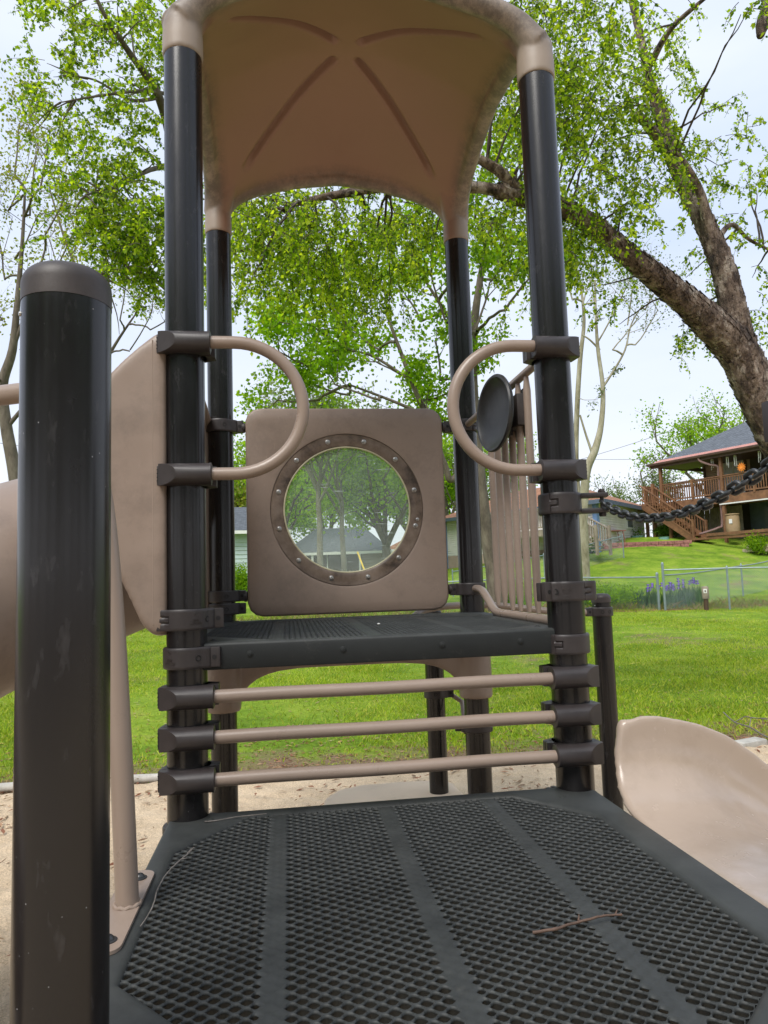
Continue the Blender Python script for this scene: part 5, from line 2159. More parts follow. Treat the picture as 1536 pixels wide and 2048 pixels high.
# thin yellow-leaved trees at the left margin
ends = []
for (x, y, dx, dz) in ((10, 560, -.3, 1), (30, 520, .4, 1), (60, 430, .2, 1), (20, 420, -.2, 1), (90, 470, .5, .8), (5, 640, -.6, .6), (50, 620, .6, .5), (100, 560, .6, .7), (-30, 500, -.5, .8), (40, 700, .6, .4), (110, 660, .6, .3), (0, 760, -.6, .3), (30, 350, 0, 1), (80, 380, .4, 1)):
    ends.append((x, y, 17 + rB.uniform(-1, 1), (dx, dz, rB.uniform(-.5, .5)), 1.35, 0.022, 4))
path_tree('tall sparse tree with yellowish spring leaves at the left margin behind the near post',
          [[(60, 1250, 17, 34), (45, 1080, 17, 28), (30, 950, 17, 25), (12, 850, 17, 22), (5, 770, 17, 20), (25, 700, 17, 16), (35, 600, 17, 11), (45, 480, 17, 7), (50, 380, 17, 4)],
           [(5, 780, 17, 12), (-40, 700, 17, 9), (-60, 560, 17, 6)],
           [(10, 860, 17, 10), (60, 800, 17, 7), (100, 760, 17, 5), (140, 640, 17, 3)],
           [(25, 700, 17, 9), (60, 600, 17, 6), (90, 500, 17, 4)]],
          33, MT['leaf_yellow'], MT['bark_grey'], 6, 0.075, ends)
ends = []
for (x, y, dx, dz) in ((240, 640, .2, 1), (280, 600, .3, 1), (260, 700, .6, .6), (230, 560, -.2, 1), (120, 560, -.3, 1), (150, 500, .2, 1), (300, 660, .6, .4)):
    ends.append((x, y, 20 + rB.uniform(-1, 1), (dx, dz, rB.uniform(-.5, .5)), 1.25, 0.02, 4))
path_tree('slender half-bare tree with yellow-green leaf tips behind the slide hood',
          [[(190, 1250, 20, 20), (180, 1000, 20, 17), (175, 800, 20, 14), (190, 690, 20, 10), (160, 560, 20, 7), (130, 480, 20, 5), (100, 380, 20, 3)],
           [(180, 780, 20, 8), (230, 690, 20, 6), (270, 630, 20, 3)]],
          34, MT['leaf_yellow'], MT['bark_grey'], 4, 0.07, ends)

LV = dict(leaf=(28, 0.95, 0.20), minleaf=2, maxl=4)
tree(640, 33, 11.5, 0.17, 41, 'straight slim tree, left of the two trunks seen through the round window', MT['leaf_gray'], MT['bark_pale2'], fork=0.45, leaf=(10, 0.8, 0.17), maxl=4, minleaf=2)
tree(688, 34, 11, 0.15, 42, 'slim tree just right of the straight trunk in the round window', MT['leaf_maple'], MT['bark_pale2'], fork=0.4, leaf=(10, 0.8, 0.17), maxl=4, minleaf=2)
tree(775, 38, 10.5, 0.30, 43, 'dark-trunked tree at the right side of the view through the round window', MT['leaf_maple'], MT['bark_grey'], fork=0.22, **LV)
tree(560, 47, 12.5, 0.3, 44, 'full green tree at the left side of the view through the round window', MT['leaf_maple'], MT['bark_grey'], fork=0.2, **LV)
tree(660, 62, 14.5, 0.35, 45, 'dense green tree behind the grey-roofed house', MT['leaf_maple'], MT['bark_grey'], fork=0.2, leaf=(42, 1.1, 0.24), minleaf=2, maxl=4)
tree(560, 60, 13.5, 0.35, 54, 'dense tree behind the left end of the grey-roofed house', MT['leaf_maple'], MT['bark_grey'], fork=0.2, leaf=(60, 1.1, 0.24), minleaf=2, maxl=4)
tree(830, 64, 11, 0.35, 55, 'dense tree beyond the orange-roofed outbuilding', MT['leaf_maple'], MT['bark_grey'], fork=0.2, leaf=(50, 1.1, 0.24), minleaf=2, maxl=4)
tree(465, 44, 8.8, 0.3, 46, 'yellow-green tree seen between the left back post and the window panel', MT['leaf_yellow'], MT['bark_grey'], fork=0.2, leaf=(26, 0.9, 0.2), maxl=4, minleaf=2)
tree(900, 58, 12, 0.3, 47, 'green tree behind the orange-roofed house, left of the right back post', MT['leaf_maple'], MT['bark_grey'], fork=0.2, **LV)
tree(1000, 60, 12, 0.3, 48, 'green tree behind the orange-roofed house, seen through the upright bars', MT['leaf_maple'], MT['bark_grey'], fork=0.2, **LV)
tree(1440, 56, 12.6, 0.35, 49, 'bright yellow-green tree above the roof of the house with the timber balcony', MT['leaf_maple'], MT['bark_grey'], fork=0.25, leaf=(18, 0.9, 0.2), maxl=4, minleaf=2)
tree(1335, 60, 8.6, 0.3, 50, 'hazy grey-green half-bare tree left of the balcony house', MT['leaf_gray'], MT['bark_grey'], fork=0.2, leaf=(7, 0.9, 0.17), maxl=4, minleaf=2)
tree(1245, 64, 6.2, 0.25, 51, 'low pale tree peeping over the orange roof', MT['leaf_gray'], MT['bark_grey'], fork=0.2, leaf=(9, 0.8, 0.17), maxl=4, minleaf=2)
tree(300, 60, 11, 0.35, 52, 'rounded green tree far behind the slide on the left', MT['leaf_maple'], MT['bark_grey'], fork=0.2, **LV)
tree(120, 62, 12, 0.35, 53, 'broad green tree far left beyond the near post', MT['leaf_dark'], MT['bark_grey'], fork=0.2, **LV)
# unseen trees added to darken the deck front and the post reflections
for i, (x, y, h, s_) in enumerate(((-7, -17, 12, 60), (4, -19, 13, 61), (14, -13, 11, 62), (-15, -6, 11, 63), (-12, -12, 12, 64), (-1.5, -21, 13, 65), (9.5, -16, 11, 66), (-18, -1, 12, 67), (19, -8, 12, 68))):
    g = np.random.default_rng(s_); rr = random.Random(s_)
    base = gpoint(x, y)
    t = empty('tree', base, label='leafy tree added for shade ' + ('well behind the near post on the left', 'straight behind the viewer', 'behind the viewer beyond the open slide', 'out of view left of the tube slide', 'behind the viewer, far left corner', 'farthest straight behind the viewer', 'behind the viewer on the right', 'far out of view on the left', 'far out of view on the right')[i], cat='tree', group='unseen trees added for shade')
    w = MB(); lv = Leaves()
    w.tube([base, base + Vector((0, 0, h * .3))], [0.3, 0.22], 10)
    for k in range(6):
        a = k * 1.05
        grow(w, lv, base + Vector((0, 0, h * .3)), Vector((math.cos(a), math.sin(a), 1.1)), h * 0.27, 0.14, 1, g, rr, maxl=3, leaf=(60, 1.5, 0.42), minleaf=2)
    me = w.mesh('trunk'); me.transform(Matrix.Translation(-base))
    link_mesh('trunk', me, MT['bark_grey'], t, True)
    lv.mesh('crown', MT['leaf_dark'], t, g, 0.8)
# ------------------------------------------------------------------ grass, litter
gG = np.random.default_rng(77)


def blades(name, n, xr, yr, hmin, hmax, wbase, mat, keep, lean=0.5, **k):
    x = gG.uniform(xr[0], xr[1], n); y = gG.uniform(yr[0], yr[1], n)
    m = keep(x, y)
    x, y = x[m], y[m]
    z = gz(x, y) - 0.004
    n = len(x)
    patch = 0.5 + 0.5 * np.sin(x * 2.1 + 1.3 * np.sin(y * 1.7)) * np.sin(y * 2.7 + np.sin(x * 1.3))
    h = gG.uniform(hmin, hmax, n) * (0.55 + 0.75 * patch)
    a = gG.uniform(0, 2 * np.pi, n)
    w = wbase * gG.uniform(0.6, 1.3, n)
    dx, dy = np.cos(a) * w, np.sin(a) * w
    lx = gG.normal(size=n) * lean * h; ly = gG.normal(size=n) * lean * h
    A = np.stack([x - dx, y - dy, z], -1); B = np.stack([x + dx, y + dy, z], -1)
    C = np.stack([x + lx * .45 + dx * .7, y + ly * .45 + dy * .7, z + h * .6], -1); D = np.stack([x + lx, y + ly, z + h], -1)
    V = np.stack([A, B, C, D], 1).reshape(-1, 3)
    return np_mesh(name, V, np.arange(4 * n).reshape(-1, 4), mat, None, False, kind='stuff', **k)


def fr_keep(x, y):
    """inside a generous fan in front of the viewer, thinning with distance and toward the worn strip"""
    dxx = x - CAM_POS.x; dyy = y - CAM_POS.y
    ang = np.arctan2(dxx, dyy) - 0.136
    ok = np.abs(ang) < 0.62
    d = np.hypot(dxx, dyy)
    p = np.clip(8.0 / d, 0.12, 1.0) ** 1.1
    nn = 0.5 * np.sin(x * 1.9) * np.sin(y * 2.3 + x) + 0.5 * np.sin(x * 5.1 + y * 3.7)
    worn = np.clip((y - 3.3 - 0.3 * nn) / 0.8, 0.05, 1)
    bare = np.clip(1.3 + 2.2 * np.sin(x * 0.83 + 2) * np.sin(y * 0.71 + x * 0.3 + 1), 0.10, 1)
    return ok & (y > 3.3) & (gG.random(len(x)) < p * worn * bare)


blades('grass', 760000, (-9, 17), (3.2, 19.5), 0.025, 0.06, 0.0042, MT['grass_blade'], fr_keep, label='short green lawn grass growing around the sand pit', cat='grass')


def tall_keep(x, y):
    f = np.abs(y - 17.05 - 0.25 * np.sin(x * .8))
    return (x > -6) & (f < 0.75) & (gG.random(len(x)) < np.exp(-f * 2.2))


blades('weeds', 26000, (-6, 26), (16, 18.6), 0.08, 0.26, 0.006, leaf_mat('weed_blades', [(0.16, 0.22, 0.05), (0.25, 0.24, 0.09), (0.30, 0.22, 0.12)], 0.3, 0.7), tall_keep, label='ragged weeds and dry stalks along the foot of the wire fence', cat='weeds')


def litter(name, n, fx, mat, size, **k):
    x, y = fx(n)
    n = len(x)
    base = np.where(y < 3.3, GZ + 0.044, gz(x, y) + 0.006)
    a = gG.uniform(0, 2 * np.pi, n)
    L = size * gG.uniform(0.5, 1.6, n); w = L * gG.uniform(0.08, 0.35, n)
    tz = gG.uniform(0, 0.35, n) * L
    c, s = np.cos(a), np.sin(a)
    A = np.stack([x - c * L, y - s * L, base], -1)
    B = np.stack([x - s * w, y + c * w, base + gG.uniform(0, .01, n)], -1)
    C = np.stack([x + c * L, y + s * L, base + tz], -1)
    D = np.stack([x + s * w, y - c * w, base + 0.002], -1)
    V = np.stack([A, B, C, D], 1).reshape(-1, 3)
    return np_mesh(name, V, np.arange(4 * n).reshape(-1, 4), mat, None, False, kind='stuff', **k)


def pit(n):
    x = gG.uniform(-4, 5.5, n); y = gG.uniform(-2.5, 3.25, n)
    c = 0.5 + 0.5 * np.sin(x * 4.7 + 2 * np.sin(y * 3.1)) * np.sin(y * 6.3 + x)
    m = gG.random(n) < 0.12 + 0.88 * c ** 3
    return x[m], y[m]


litter('leaf_litter', 14000, pit, MT['dry'], 0.026, label='reddish dry bark and leaf scraps scattered over the sand', cat='leaf litter')


def strip(n):
    x = gG.uniform(-6, 9, n); y = 3.25 + np.abs(gG.normal(size=n)) * 0.9
    return x, y


litter('leaf_litter', 9000, strip, MT['dry'], 0.02, label='dry brown scraps in the worn grass edge behind the sand', cat='leaf litter')


def fenceline(n):
    x = gG.uniform(3, 26, n); y = 16.7 + gG.normal(size=n) * 0.35
    return x, y


litter('leaf_litter', 9000, fenceline, MT['dry'], 0.05, label='brown leaves drifted along the foot of the wire fence', cat='leaf litter')

# dandelions and seed heads dotting the lawn
def dots(n):
    x = gG.uniform(-5, 12, n); y = gG.uniform(4.2, 16, n)
    return x, y


litter('lawn_clippings', 5000, dots, leaf_mat('dry_clippings', [(0.42, 0.36, 0.18), (0.30, 0.24, 0.12), (0.50, 0.44, 0.10)], 0.1, 0.8), 0.03, label='straw-coloured clippings and dry scraps lying in the lawn', cat='clippings')

# ------------------------------------------------------------------ wire fences
def wire_fence(a, b, h, label, posts, brace=False, mesh_h=None):
    """posts: list of t along a-b"""
    a = Vector(a); b = Vector(b)
    f = empty('wire_fence', gpoint(a.x, a.y), label=label, cat='fence')
    base = Vector(f.location)
    n = 14
    def gp(t, z=0.0):
        p = a.lerp(b, t)
        return Vector((p.x, p.y, float(gz(p.x, p.y)) + z)) - base
    mb = MB()
    mb.tube([gp(i / n, h) for i in range(n + 1)], 0.021, 8)
    mb.build('top_rail', MT['galv'], f)
    L = (b - a).length
    step = 0.06
    w = MB()
    cnt = int(L / step)
    k_ = int(h / step)
    r = 0.0015
    for i in range(-k_, cnt + 1):
        for s in (1, -1):
            i0, i1 = (i, i + k_) if s > 0 else (i + k_, i)
            t0, t1 = i0 / cnt, i1 / cnt
            z0, z1 = 0.03, h - 0.01
            # clip to the fence ends
            def cl(t0, t1, z0, z1):
                if t0 == t1: return None
                for bound in (0.0, 1.0):
                    if (t0 - bound) * (t1 - bound) < 0:
                        q = (bound - t0) / (t1 - t0)
                        if (t0 < 0 and bound == 0) or (t0 > 1 and bound == 1): t0, z0 = bound, z0 + (z1 - z0) * q
                        else: t1, z1 = bound, z0 + (z1 - z0) * q
                if max(t0, t1) <= 0 or min(t0, t1) >= 1: return None
                return t0, t1, z0, z1
            c = cl(t0, t1, z0, z1)
            if c is None: continue
            t0, t1, z0, z1 = c
            w.tube([gp(t0, z0), gp(t1, z1)], r, 3, cap=False)
    w.build('wire_mesh', MT['galv'], f, smooth=False)
    for (t, ph, pr) in posts:
        mb = MB()
        g0 = gp(t, -0.2); g1 = gp(t, ph)
        mb.tube([g0, g1], pr, 12)
        mb.lathe([(pr * 1.15, 0), (pr * 1.15, 0.03), (pr * 0.9, 0.06), (pr * .3, 0.08)], 12, g1 - Vector((0, 0, 0.01)))
        for zz in (0.25, 0.6, 0.9):
            mb.lathe([(pr * 1.12, -0.012), (pr * 1.12, 0.012)], 12, gp(t, zz))
        mb.build('fence_post', MT['galv'], f)
    return f


pa = at(1318, 1150, 20.2); pb_ = at(1328, 1150, 19.8)
def gd(px, dep):
    p = at(px, 1150, dep); return (p.x, p.y, 0)
H1 = 0.93
wire_fence(gd(640, 20.6), gd(1314, 20.2), H1, 'low wire mesh fence running left from the gate posts, behind the tower', [(0.0, H1 + .02, .024), (0.32, H1 + .02, .024), (0.43, H1 + .02, .024), (0.72, H1 + .02, .024), (1.0, H1 + 0.07, 0.036)])
wire_fence(gd(1326, 20.0), gd(1700, 18.6), 1.13, 'wire mesh fence running right from the taller gate post to the right margin', [(0.0, 1.28, 0.034), (0.36, 1.13, 0.026), (0.75, 1.13, 0.026)])
wire_fence(gd(1329, 20.2), gd(1640, 27.5), 0.98, 'wire mesh fence climbing the lawn behind the marker post', [(0.42, 1.0, 0.026), (0.85, 1.0, 0.026)])
wire_fence(gd(905, 27), gd(1250, 31), 0.95, 'wire mesh fence sloping up in front of the grey house', [(0.0, .97, .024), (0.5, .97, .024), (1.0, .97, .024)])

# marker post with a small plate
p = ground_at(1408, 19.4)
mk = empty('marker_post', p, label='short weathered wooden post with a small square plate behind the fence', cat='post')
mb = MB()
mb.lathe([(0.062, -0.1), (0.060, 0.25), (0.055, 0.60), (0.040, 0.63)], 12)
mb.build('post', MT['darkwood'], mk)
mb = MB()
mb.lathe([(0.085, 0.32), (0.092, 0.35), (0.092, 0.60), (0.080, 0.645), (0.02, 0.66)], 12)
mb.build('sleeve', MT['greywood'], mk)
tocam = (CAM_POS - p).to_2d().normalized()
mb = MB()
ang = math.atan2(tocam.y, tocam.x)
mb.box((tocam.x * 0.095, tocam.y * 0.095, 0.53), (0.006, 0.085, 0.11), Matrix.Rotation(ang, 3, 'Z'), 0.002)
mb.build('number_plate', MT['white'], mk)
mb = MB()
mb.box((tocam.x * 0.099, tocam.y * 0.099, 0.53), (0.003, 0.035, 0.055), Matrix.Rotation(ang, 3, 'Z'), 0.001)
mb.build('plate_symbol', MT['darkwood'], mk)

# ------------------------------------------------------------------ irises
def iris_clump(px, dep, n, label, seed, w=0.35, flowers=6, hz=0.55):
    g = np.random.default_rng(seed); rr = random.Random(seed)
    base = ground_at(px, dep)
    t = empty('iris_plant', base, label=label, cat='flowers', group='purple irises behind the wire fence')
    mb = MB()
    for k in range(n):
        x, y = rr.gauss(0, w * .5), rr.gauss(0, 0.14)
        a = rr.uniform(0, 6.28); lx, ly = rr.gauss(0, 0.09), rr.gauss(0, 0.09)
        h = hz * rr.uniform(0.6, 1.05)
        c, s = math.cos(a) * .013, math.sin(a) * .013
        vs = [(x - c, y - s, -0.03), (x + c, y + s, -0.03), (x + lx * .5 + c, y + ly * .5 + s, h * .6), (x + lx * .5 - c, y + ly * .5 - s, h * .6), (x + lx * 1.2, y + ly * 1.2, h)]
        mb.add(vs, [(0, 1, 2, 3), (3, 2, 4)])
    mb.build('leaves', MT['iris_leaf'], t, smooth=False)
    for k in range(flowers):
        x, y = rr.gauss(0, w * .5), rr.gauss(0, 0.1) - 0.05
        h = hz * rr.uniform(0.85, 1.2)
        fl = MB()
        for q in range(6):
            a = q * math.pi / 3 + rr.uniform(-.2, .2)
            up_ = 0.05 if q % 2 else -0.045
            d = Vector((math.cos(a), math.sin(a), 0)); sd_ = Vector((-d.y, d.x, 0))
            o = Vector((x, y, h))
            p1 = o + d * 0.035 + Vector((0, 0, up_ * .6 + .01)); p2 = o + d * 0.055 + Vector((0, 0, up_ * 1.3))
            fl.add([o, p1 + sd_ * .028, p2 + sd_ * .012, p2 - sd_ * .012, p1 - sd_ * .028], [(0, 1, 2, 3, 4)])
        fl.build('bloom', MT['iris_flower'], t, smooth=False)
    return t


iris_clump(1282, 21.3, 160, 'iris clump with one purple bloom left of the gate posts', 1, 0.42, 4, 0.62)
iris_clump(1304, 21.2, 80, 'small iris tuft beside the left gate post', 2, 0.2, 3, 0.6)
iris_clump(1336, 21.2, 110, 'iris clump heavy with purple blooms just right of the gate posts', 3, 0.35, 15, 0.62)
iris_clump(1362, 21.4, 100, 'iris clump with few blooms, second right of the gate posts', 4, 0.32, 3, 0.68)
iris_clump(1384, 21.4, 110, 'iris clump with tall purple blooms beside the marker post', 5, 0.32, 6, 0.70)


# ------------------------------------------------------------------ bushes
def bush(px, dep, w, h, label, seed, mat, size=0.07, n=3500, d=None):
    g = np.random.default_rng(seed); rr = random.Random(seed)
    base = ground_at(px, dep)
    t = empty('bush', base, label=label, cat='bush')
    wd = MB(); lv = Leaves()
    tips = []
    for k in range(16):
        a = rr.uniform(0, 6.28); s_ = rr.uniform(0.2, 0.95)
        e = Vector((math.cos(a) * s_ * w * .5, math.sin(a) * s_ * (d or w) * .5, h * rr.uniform(0.55, 0.95) * math.sqrt(max(0.1, 1 - s_ * s_ * .8))))
        wd.tube(wob_line(Vector((e.x * .2, e.y * .2, -0.05)), e, 4, 0.1, rr), [0.014, 0.011, 0.008, 0.006, 0.003], 4, cap=False)
        tips.append(e)
    for k in range(n):
        e = tips[rr.randrange(16)]
        u = e * rr.uniform(0.45, 1.05)
        p = Vector((u.x + g.normal() * w * .10, u.y + g.normal() * w * .10, max(0.02, u.z * rr.uniform(.5, 1.05) + g.normal() * h * .07)))
        lv.add(base + p, size * rr.uniform(.6, 1.3), (g.normal() + p.x, g.normal() + p.y, g.normal() + .5))
    wd.build('stems', MT['bark_grey'], t)
    lv.mesh('foliage', mat, t, g, 0.75)
    return t


bush(1190, 20.9, 1.7, 1.02, 'dense bright green bush behind the fence right of the right front post', 71, MT['leaf_maple'], 0.055, 9000)
bush(1240, 21.2, 1.2, 0.82, 'lower bright green bush against the fence, left of the irises', 72, MT['leaf_maple'], 0.055, 6000)
bush(1120, 21.2, 1.6, 0.95, 'bright green bush behind the fence hidden mostly by the right front post', 73, MT['leaf_maple'], 0.055, 5000)
bush(1010, 21.4, 1.6, 0.8, 'green bush behind the fence seen through the upright bars', 74, MT['leaf_maple'], 0.055, 5000)
bush(1183, 33, 1.1, 0.95, 'grey-green round bush below the wooden steps of the grey house', 75, MT['leaf_dark'], 0.07, 3500)
bush(1350, 36.5, 1.5, 1.15, 'dark glossy bush between the balcony posts', 76, MT['leaf_dark'], 0.08, 4500)
bush(1528, 31, 1.3, 1.2, 'loose green bush beside the dark patio at the right margin', 77, MT['leaf_maple'], 0.07, 3500)
bush(560, 30, 2.2, 2.2, 'rounded shrub in front of the pale blue house, left part of the round window', 78, MT['leaf_dark'], 0.10, 5000)
bush(478, 31, 1.2, 1.9, 'leafy shrub against the pale blue house left of the window panel', 79, MT['leaf_maple'], 0.09, 3500)


# ------------------------------------------------------------------ houses
def frame_of(A, B):
    """empty placed at A with x toward B (both world points)"""
    d = (B - A)
    return math.atan2(d.y, d.x), d.to_2d().length


def quad_slab(mb, P, th):
    """roof plane with thickness"""
    P = [Vector(p) for p in P]
    n = (P[1] - P[0]).cross(P[2] - P[0]).normalized()
    if n.z < 0: n = -n
    k = len(P)
    vs = P + [p - n * th for p in P]
    fs = [tuple(range(k)), tuple(range(2 * k - 1, k - 1, -1))] + [(i, k + i, k + (i + 1) % k, (i + 1) % k) for i in range(k)]
    mb.add(vs, fs)


def window(house, x, y, z, w, h, face=-1, axis='y', curtain=False, label=None):
    fr = MB()
    t = 0.06
    def bx(cx, cz, sx, sz, dep, off):
        if axis == 'y': fr.box((x + cx, y + face * off, z + cz), (sx, dep, sz))
        else: fr.box((x + face * off, y + cx, z + cz), (dep, sx, sz))
    bx(0, h / 2 + t / 2, w + 2 * t, t, 0.06, 0.03); bx(0, -h / 2 - t / 2, w + 2 * t, t, 0.08, 0.04)
    bx(-w / 2 - t / 2, 0, t, h, 0.06, 0.03); bx(w / 2 + t / 2, 0, t, h, 0.06, 0.03); bx(0, 0, t * .6, h, 0.05, 0.03)
    f = fr.build('window', MT['white'], house)
    g = MB()
    if axis == 'y': g.box((x, y + face * 0.012, z), (w, 0.02, h))
    else: g.box((x + face * 0.012, y, z), (0.02, w, h))
    g.build('pane', MT['curtain'] if curtain else MT['glass'], f)
    return f


def gutter(mb, a, b, r=0.06):
    mb.bar(a, b, 0.12, 0.12)


# --- right house with timber balcony
A = at(1340, 1100, 37.0); B = at(1536, 1100, 32.5)
zg = 2.08
FL_ = 4.18
ang, Lh = frame_of(A, B)
hb = empty('house', (A.x, A.y, zg), ang, label='two storey house with brown timber balcony, stairs and grey shingle roof', cat='house')
fz = FL_ - zg
# walls
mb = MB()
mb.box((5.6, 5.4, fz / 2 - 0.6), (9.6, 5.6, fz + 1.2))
mb.build('lower_wall', MT['cavity'], hb)  # dark colour paints the shade under the balcony
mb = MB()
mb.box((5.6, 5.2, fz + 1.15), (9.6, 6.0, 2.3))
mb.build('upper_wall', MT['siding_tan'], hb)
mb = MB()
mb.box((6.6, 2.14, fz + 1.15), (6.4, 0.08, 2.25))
mb.build('shaded_wall', MT['cavity'], hb)  # dark slab painted as the shade of the porch
window(hb, 2.45, 2.2, fz + 1.12, 1.0, 1.75, curtain=True)
window(hb, 5.0, 2.12, fz + 1.1, 0.8, 1.6)
mb = MB(); mb.box((1.72, 2.17, fz + 1.1), (0.10, 0.06, 2.2)); mb.box((3.12, 2.17, fz + 1.1), (0.10, 0.06, 2.2)); mb.box((0.82, 2.17, fz + 1.1), (0.10, 0.06, 2.2))
mb.build('corner_trim', MT['darkwood'], hb)
mb = MB(); mb.box((3.4, 2.55, 0.95), (0.95, 0.06, 1.9)); mb.build('patio_door', MT['glass'], hb)
mb = MB(); mb.box((6.4, 2.55, 1.0), (1.1, 0.05, 1.5)); mb.build('patio_window', MT['glass'], hb)
# roof: porch eave out at v=-0.7
ez = 6.22 - zg
rz = 8.9 - zg
roofm = MB()
quad_slab(roofm, [(-0.35, 0.15, ez + 0.27), (11, 0.15, ez + 0.27), (11, 5.2, rz), (2.6, 5.2, rz)], 0.12)
quad_slab(roofm, [(-0.35, 0.15, ez + 0.27), (2.6, 5.2, rz), (-0.35, 10, ez + 0.17)], 0.12)
quad_slab(roofm, [(2.6, 5.2, rz), (11, 5.2, rz), (11, 10, ez + 0.1), (-0.35, 10, ez + 0.17)], 0.12)
ro = roofm.build('roof', MT['roof_grey'], hb, smooth=False)
pk = MB()
for i in range(90):
    x = -0.45 + 11.4 * i / 90
    pk.box((x + 0.06, -0.22, ez + 0.12), (0.07, 0.86, 0.05), Matrix.Rotation(R(20), 3, 'X'))
pk.box((5.2, -0.22, ez + 0.105), (11.4, 0.86, 0.03), Matrix.Rotation(R(20), 3, 'X'))
pk.build('porch_sheet', MT['roof_pink'], hb, smooth=False)
gt = MB()
gt.box((5.2, -0.66, ez - 0.03), (11.5, 0.11, 0.12), None, 0.02)
gt.box((5.2, -0.55, ez - 0.13), (11.2, 0.06, 0.2))
gt.box((-0.42, 2.2, ez - 0.05), (0.08, 5.6, 0.2))
gt.build('gutter', MT['darkwood'], hb)
sf = MB(); sf.box((5.2, 0.8, ez - 0.1), (11.2, 2.9, 0.05)); sf.build('soffit', MT['darkwood'], hb)
# downspout
ds = MB()
u0 = 3.25
ds.tube(smooth_pts([Vector((u0 - .75, -0.62, ez - 0.05)), Vector((u0 - .72, -0.60, ez - 0.25)), Vector((u0 - 0.3, -0.45, ez - 0.5)), Vector((u0, -0.30, ez - 0.62)), Vector((u0, -0.28, ez - 1.0)), Vector((u0, -0.28, fz)), Vector((u0, -0.28, 0.75)), Vector((u0 - 0.1, -0.45, 0.55)), Vector((u0 - 0.55, -0.9, 0.35)), Vector((u0 - 0.75, -1.0, 0.30))], 4), 0.06, 8)
ds.build('downspout', MT['downspout'], hb)
# balcony platform
bp = MB()
bp.box((4.7, 0.9, fz - 0.03), (11.4, 2.5, 0.06))
bp.box((4.7, -0.34, fz - 0.22), (11.4, 0.06, 0.32))
bp.box((-0.95, -0.3, fz - 0.22), (0.06, 1.6, 0.3))
bp.box((4.7, 0.9, fz - 0.28), (11.2, 0.10, 0.25))
bp.build('balcony_floor', MT['deckwood'], hb, smooth=False)
wt = MB(); wt.box((6.8, -0.42, fz - 0.43), (7.0, 0.06, 0.06)); wt.build('white_strip', MT['white'], hb)


def railing(parent, a, b, h, gap=0.125, posts=(0.0, 1.0), mat=None, name='railing', pw=0.09):
    a, b = Vector(a), Vector(b)
    L = (b - a).length
    mb = MB()
    up_ = Vector((0, 0, 1))
    mb.bar(a + up_ * h, b + up_ * h, 0.10, 0.045)
    mb.bar(a + up_ * (h - 0.07), b + up_ * (h - 0.07), 0.04, 0.07)
    mb.bar(a + up_ * 0.10, b + up_ * 0.10, 0.04, 0.07)
    n = int(L / gap)
    for i in range(1, n):
        p = a.lerp(b, i / n)
        mb.box(p + up_ * (h * .5 + .02), (0.036, 0.036, h - 0.12))
    for t in posts:
        p = a.lerp(b, t)
        mb.box(p + up_ * (h * .5), (pw, pw, h + 0.12))
    return mb.build(name, mat or MT['deckwood'], parent, smooth=False)


railing(hb, (0.0, -0.34, fz), (9.5, -0.34, fz), 0.93, posts=(0.0, 0.19, 0.53, 0.75, 1.0))
railing(hb, (-1.0, -0.34, fz), (-1.0, 0.6, fz), 0.93)
railing(hb, (-1.0, 0.9, fz), (1.4, 1.4, fz), 0.93, posts=(0.0,))
railing(hb, (-1.0, -0.36, fz), (-0.45, -0.36, fz), 0.93, posts=(0.0, 1.0))
pm = [(-1.0, -0.38, 0, fz + 1.0), (-0.42, -0.50, 0, fz + 1.05), (0.05, -0.38, fz - .3, ez), (0.9, -1.0, 0, 1.45), (3.45, -0.34, 0, ez), (7.4, -0.34, 0, ez), (10.2, -0.34, 0, ez)]
for (x, y, z0, z1) in pm:
    mb = MB(); mb.box((x, y, (z0 - .2 + z1) / 2), (0.13, 0.13, z1 - z0 + .2)); mb.build('balcony_post', MT['deckwood'], hb, smooth=False)
# stairs going down to the right in front of the balcony
st = MB()
ns = 11
sx0, sx1, sy = -0.35, 2.45, -0.95
for i in range(ns):
    t = (i + 0.5) / ns
    st.box((sx0 + (sx1 - sx0) * t, sy, fz * (1 - t) - 0.03), (0.30, 0.95, 0.045))
for yy in (sy - 0.48, sy + 0.48):
    st.bar((sx0 - .1, yy, fz - 0.12), (sx1 + .1, yy, -0.02), 0.05, 0.28)
st.build('stairs', MT['deckwood'], hb, smooth=False)
for yy in (sy - 0.5, sy + 0.5):
    mb = MB()
    a = Vector((sx0 - .1, yy, fz + 0.92)); b = Vector((sx1 + .05, yy, 0.90))
    mb.bar(a, b, 0.09, 0.05)
    mb.bar(a - Vector((0, 0, .72)), b - Vector((0, 0, .72)), 0.04, 0.07)
    for i in range(1, 20):
        p = a.lerp(b, i / 20); mb.box(p - Vector((0, 0, .38)), (0.036, 0.036, 0.74))
    mb.box((sx1 + .05, yy, 0.45), (0.10, 0.10, 1.1))
    mb.build('stair_rail', MT['deckwood'], hb, smooth=False)
# timber edging of the patio
mb = MB()
for z in (0.05, 0.2): mb.bar((3.3, -1.5 - z * .3, z), (6.6, -1.5 - z * .3, z), 0.13, 0.13)
mb.box((2.7, -1.25, 0.04), (1.3, 0.6, 0.1))
mb.build('timber_step', MT['deckwood'], hb, smooth=False)


def hworld(x, y, z):
    c, s = math.cos(ang), math.sin(ang)
    return Vector((A.x + c * x - s * y, A.y + s * x + c * y, zg + z))


def placed(name, x, y, z, label, cat, group=None):
    return empty(name, hworld(x, y, z), ang, label=label, cat=cat, group=group)


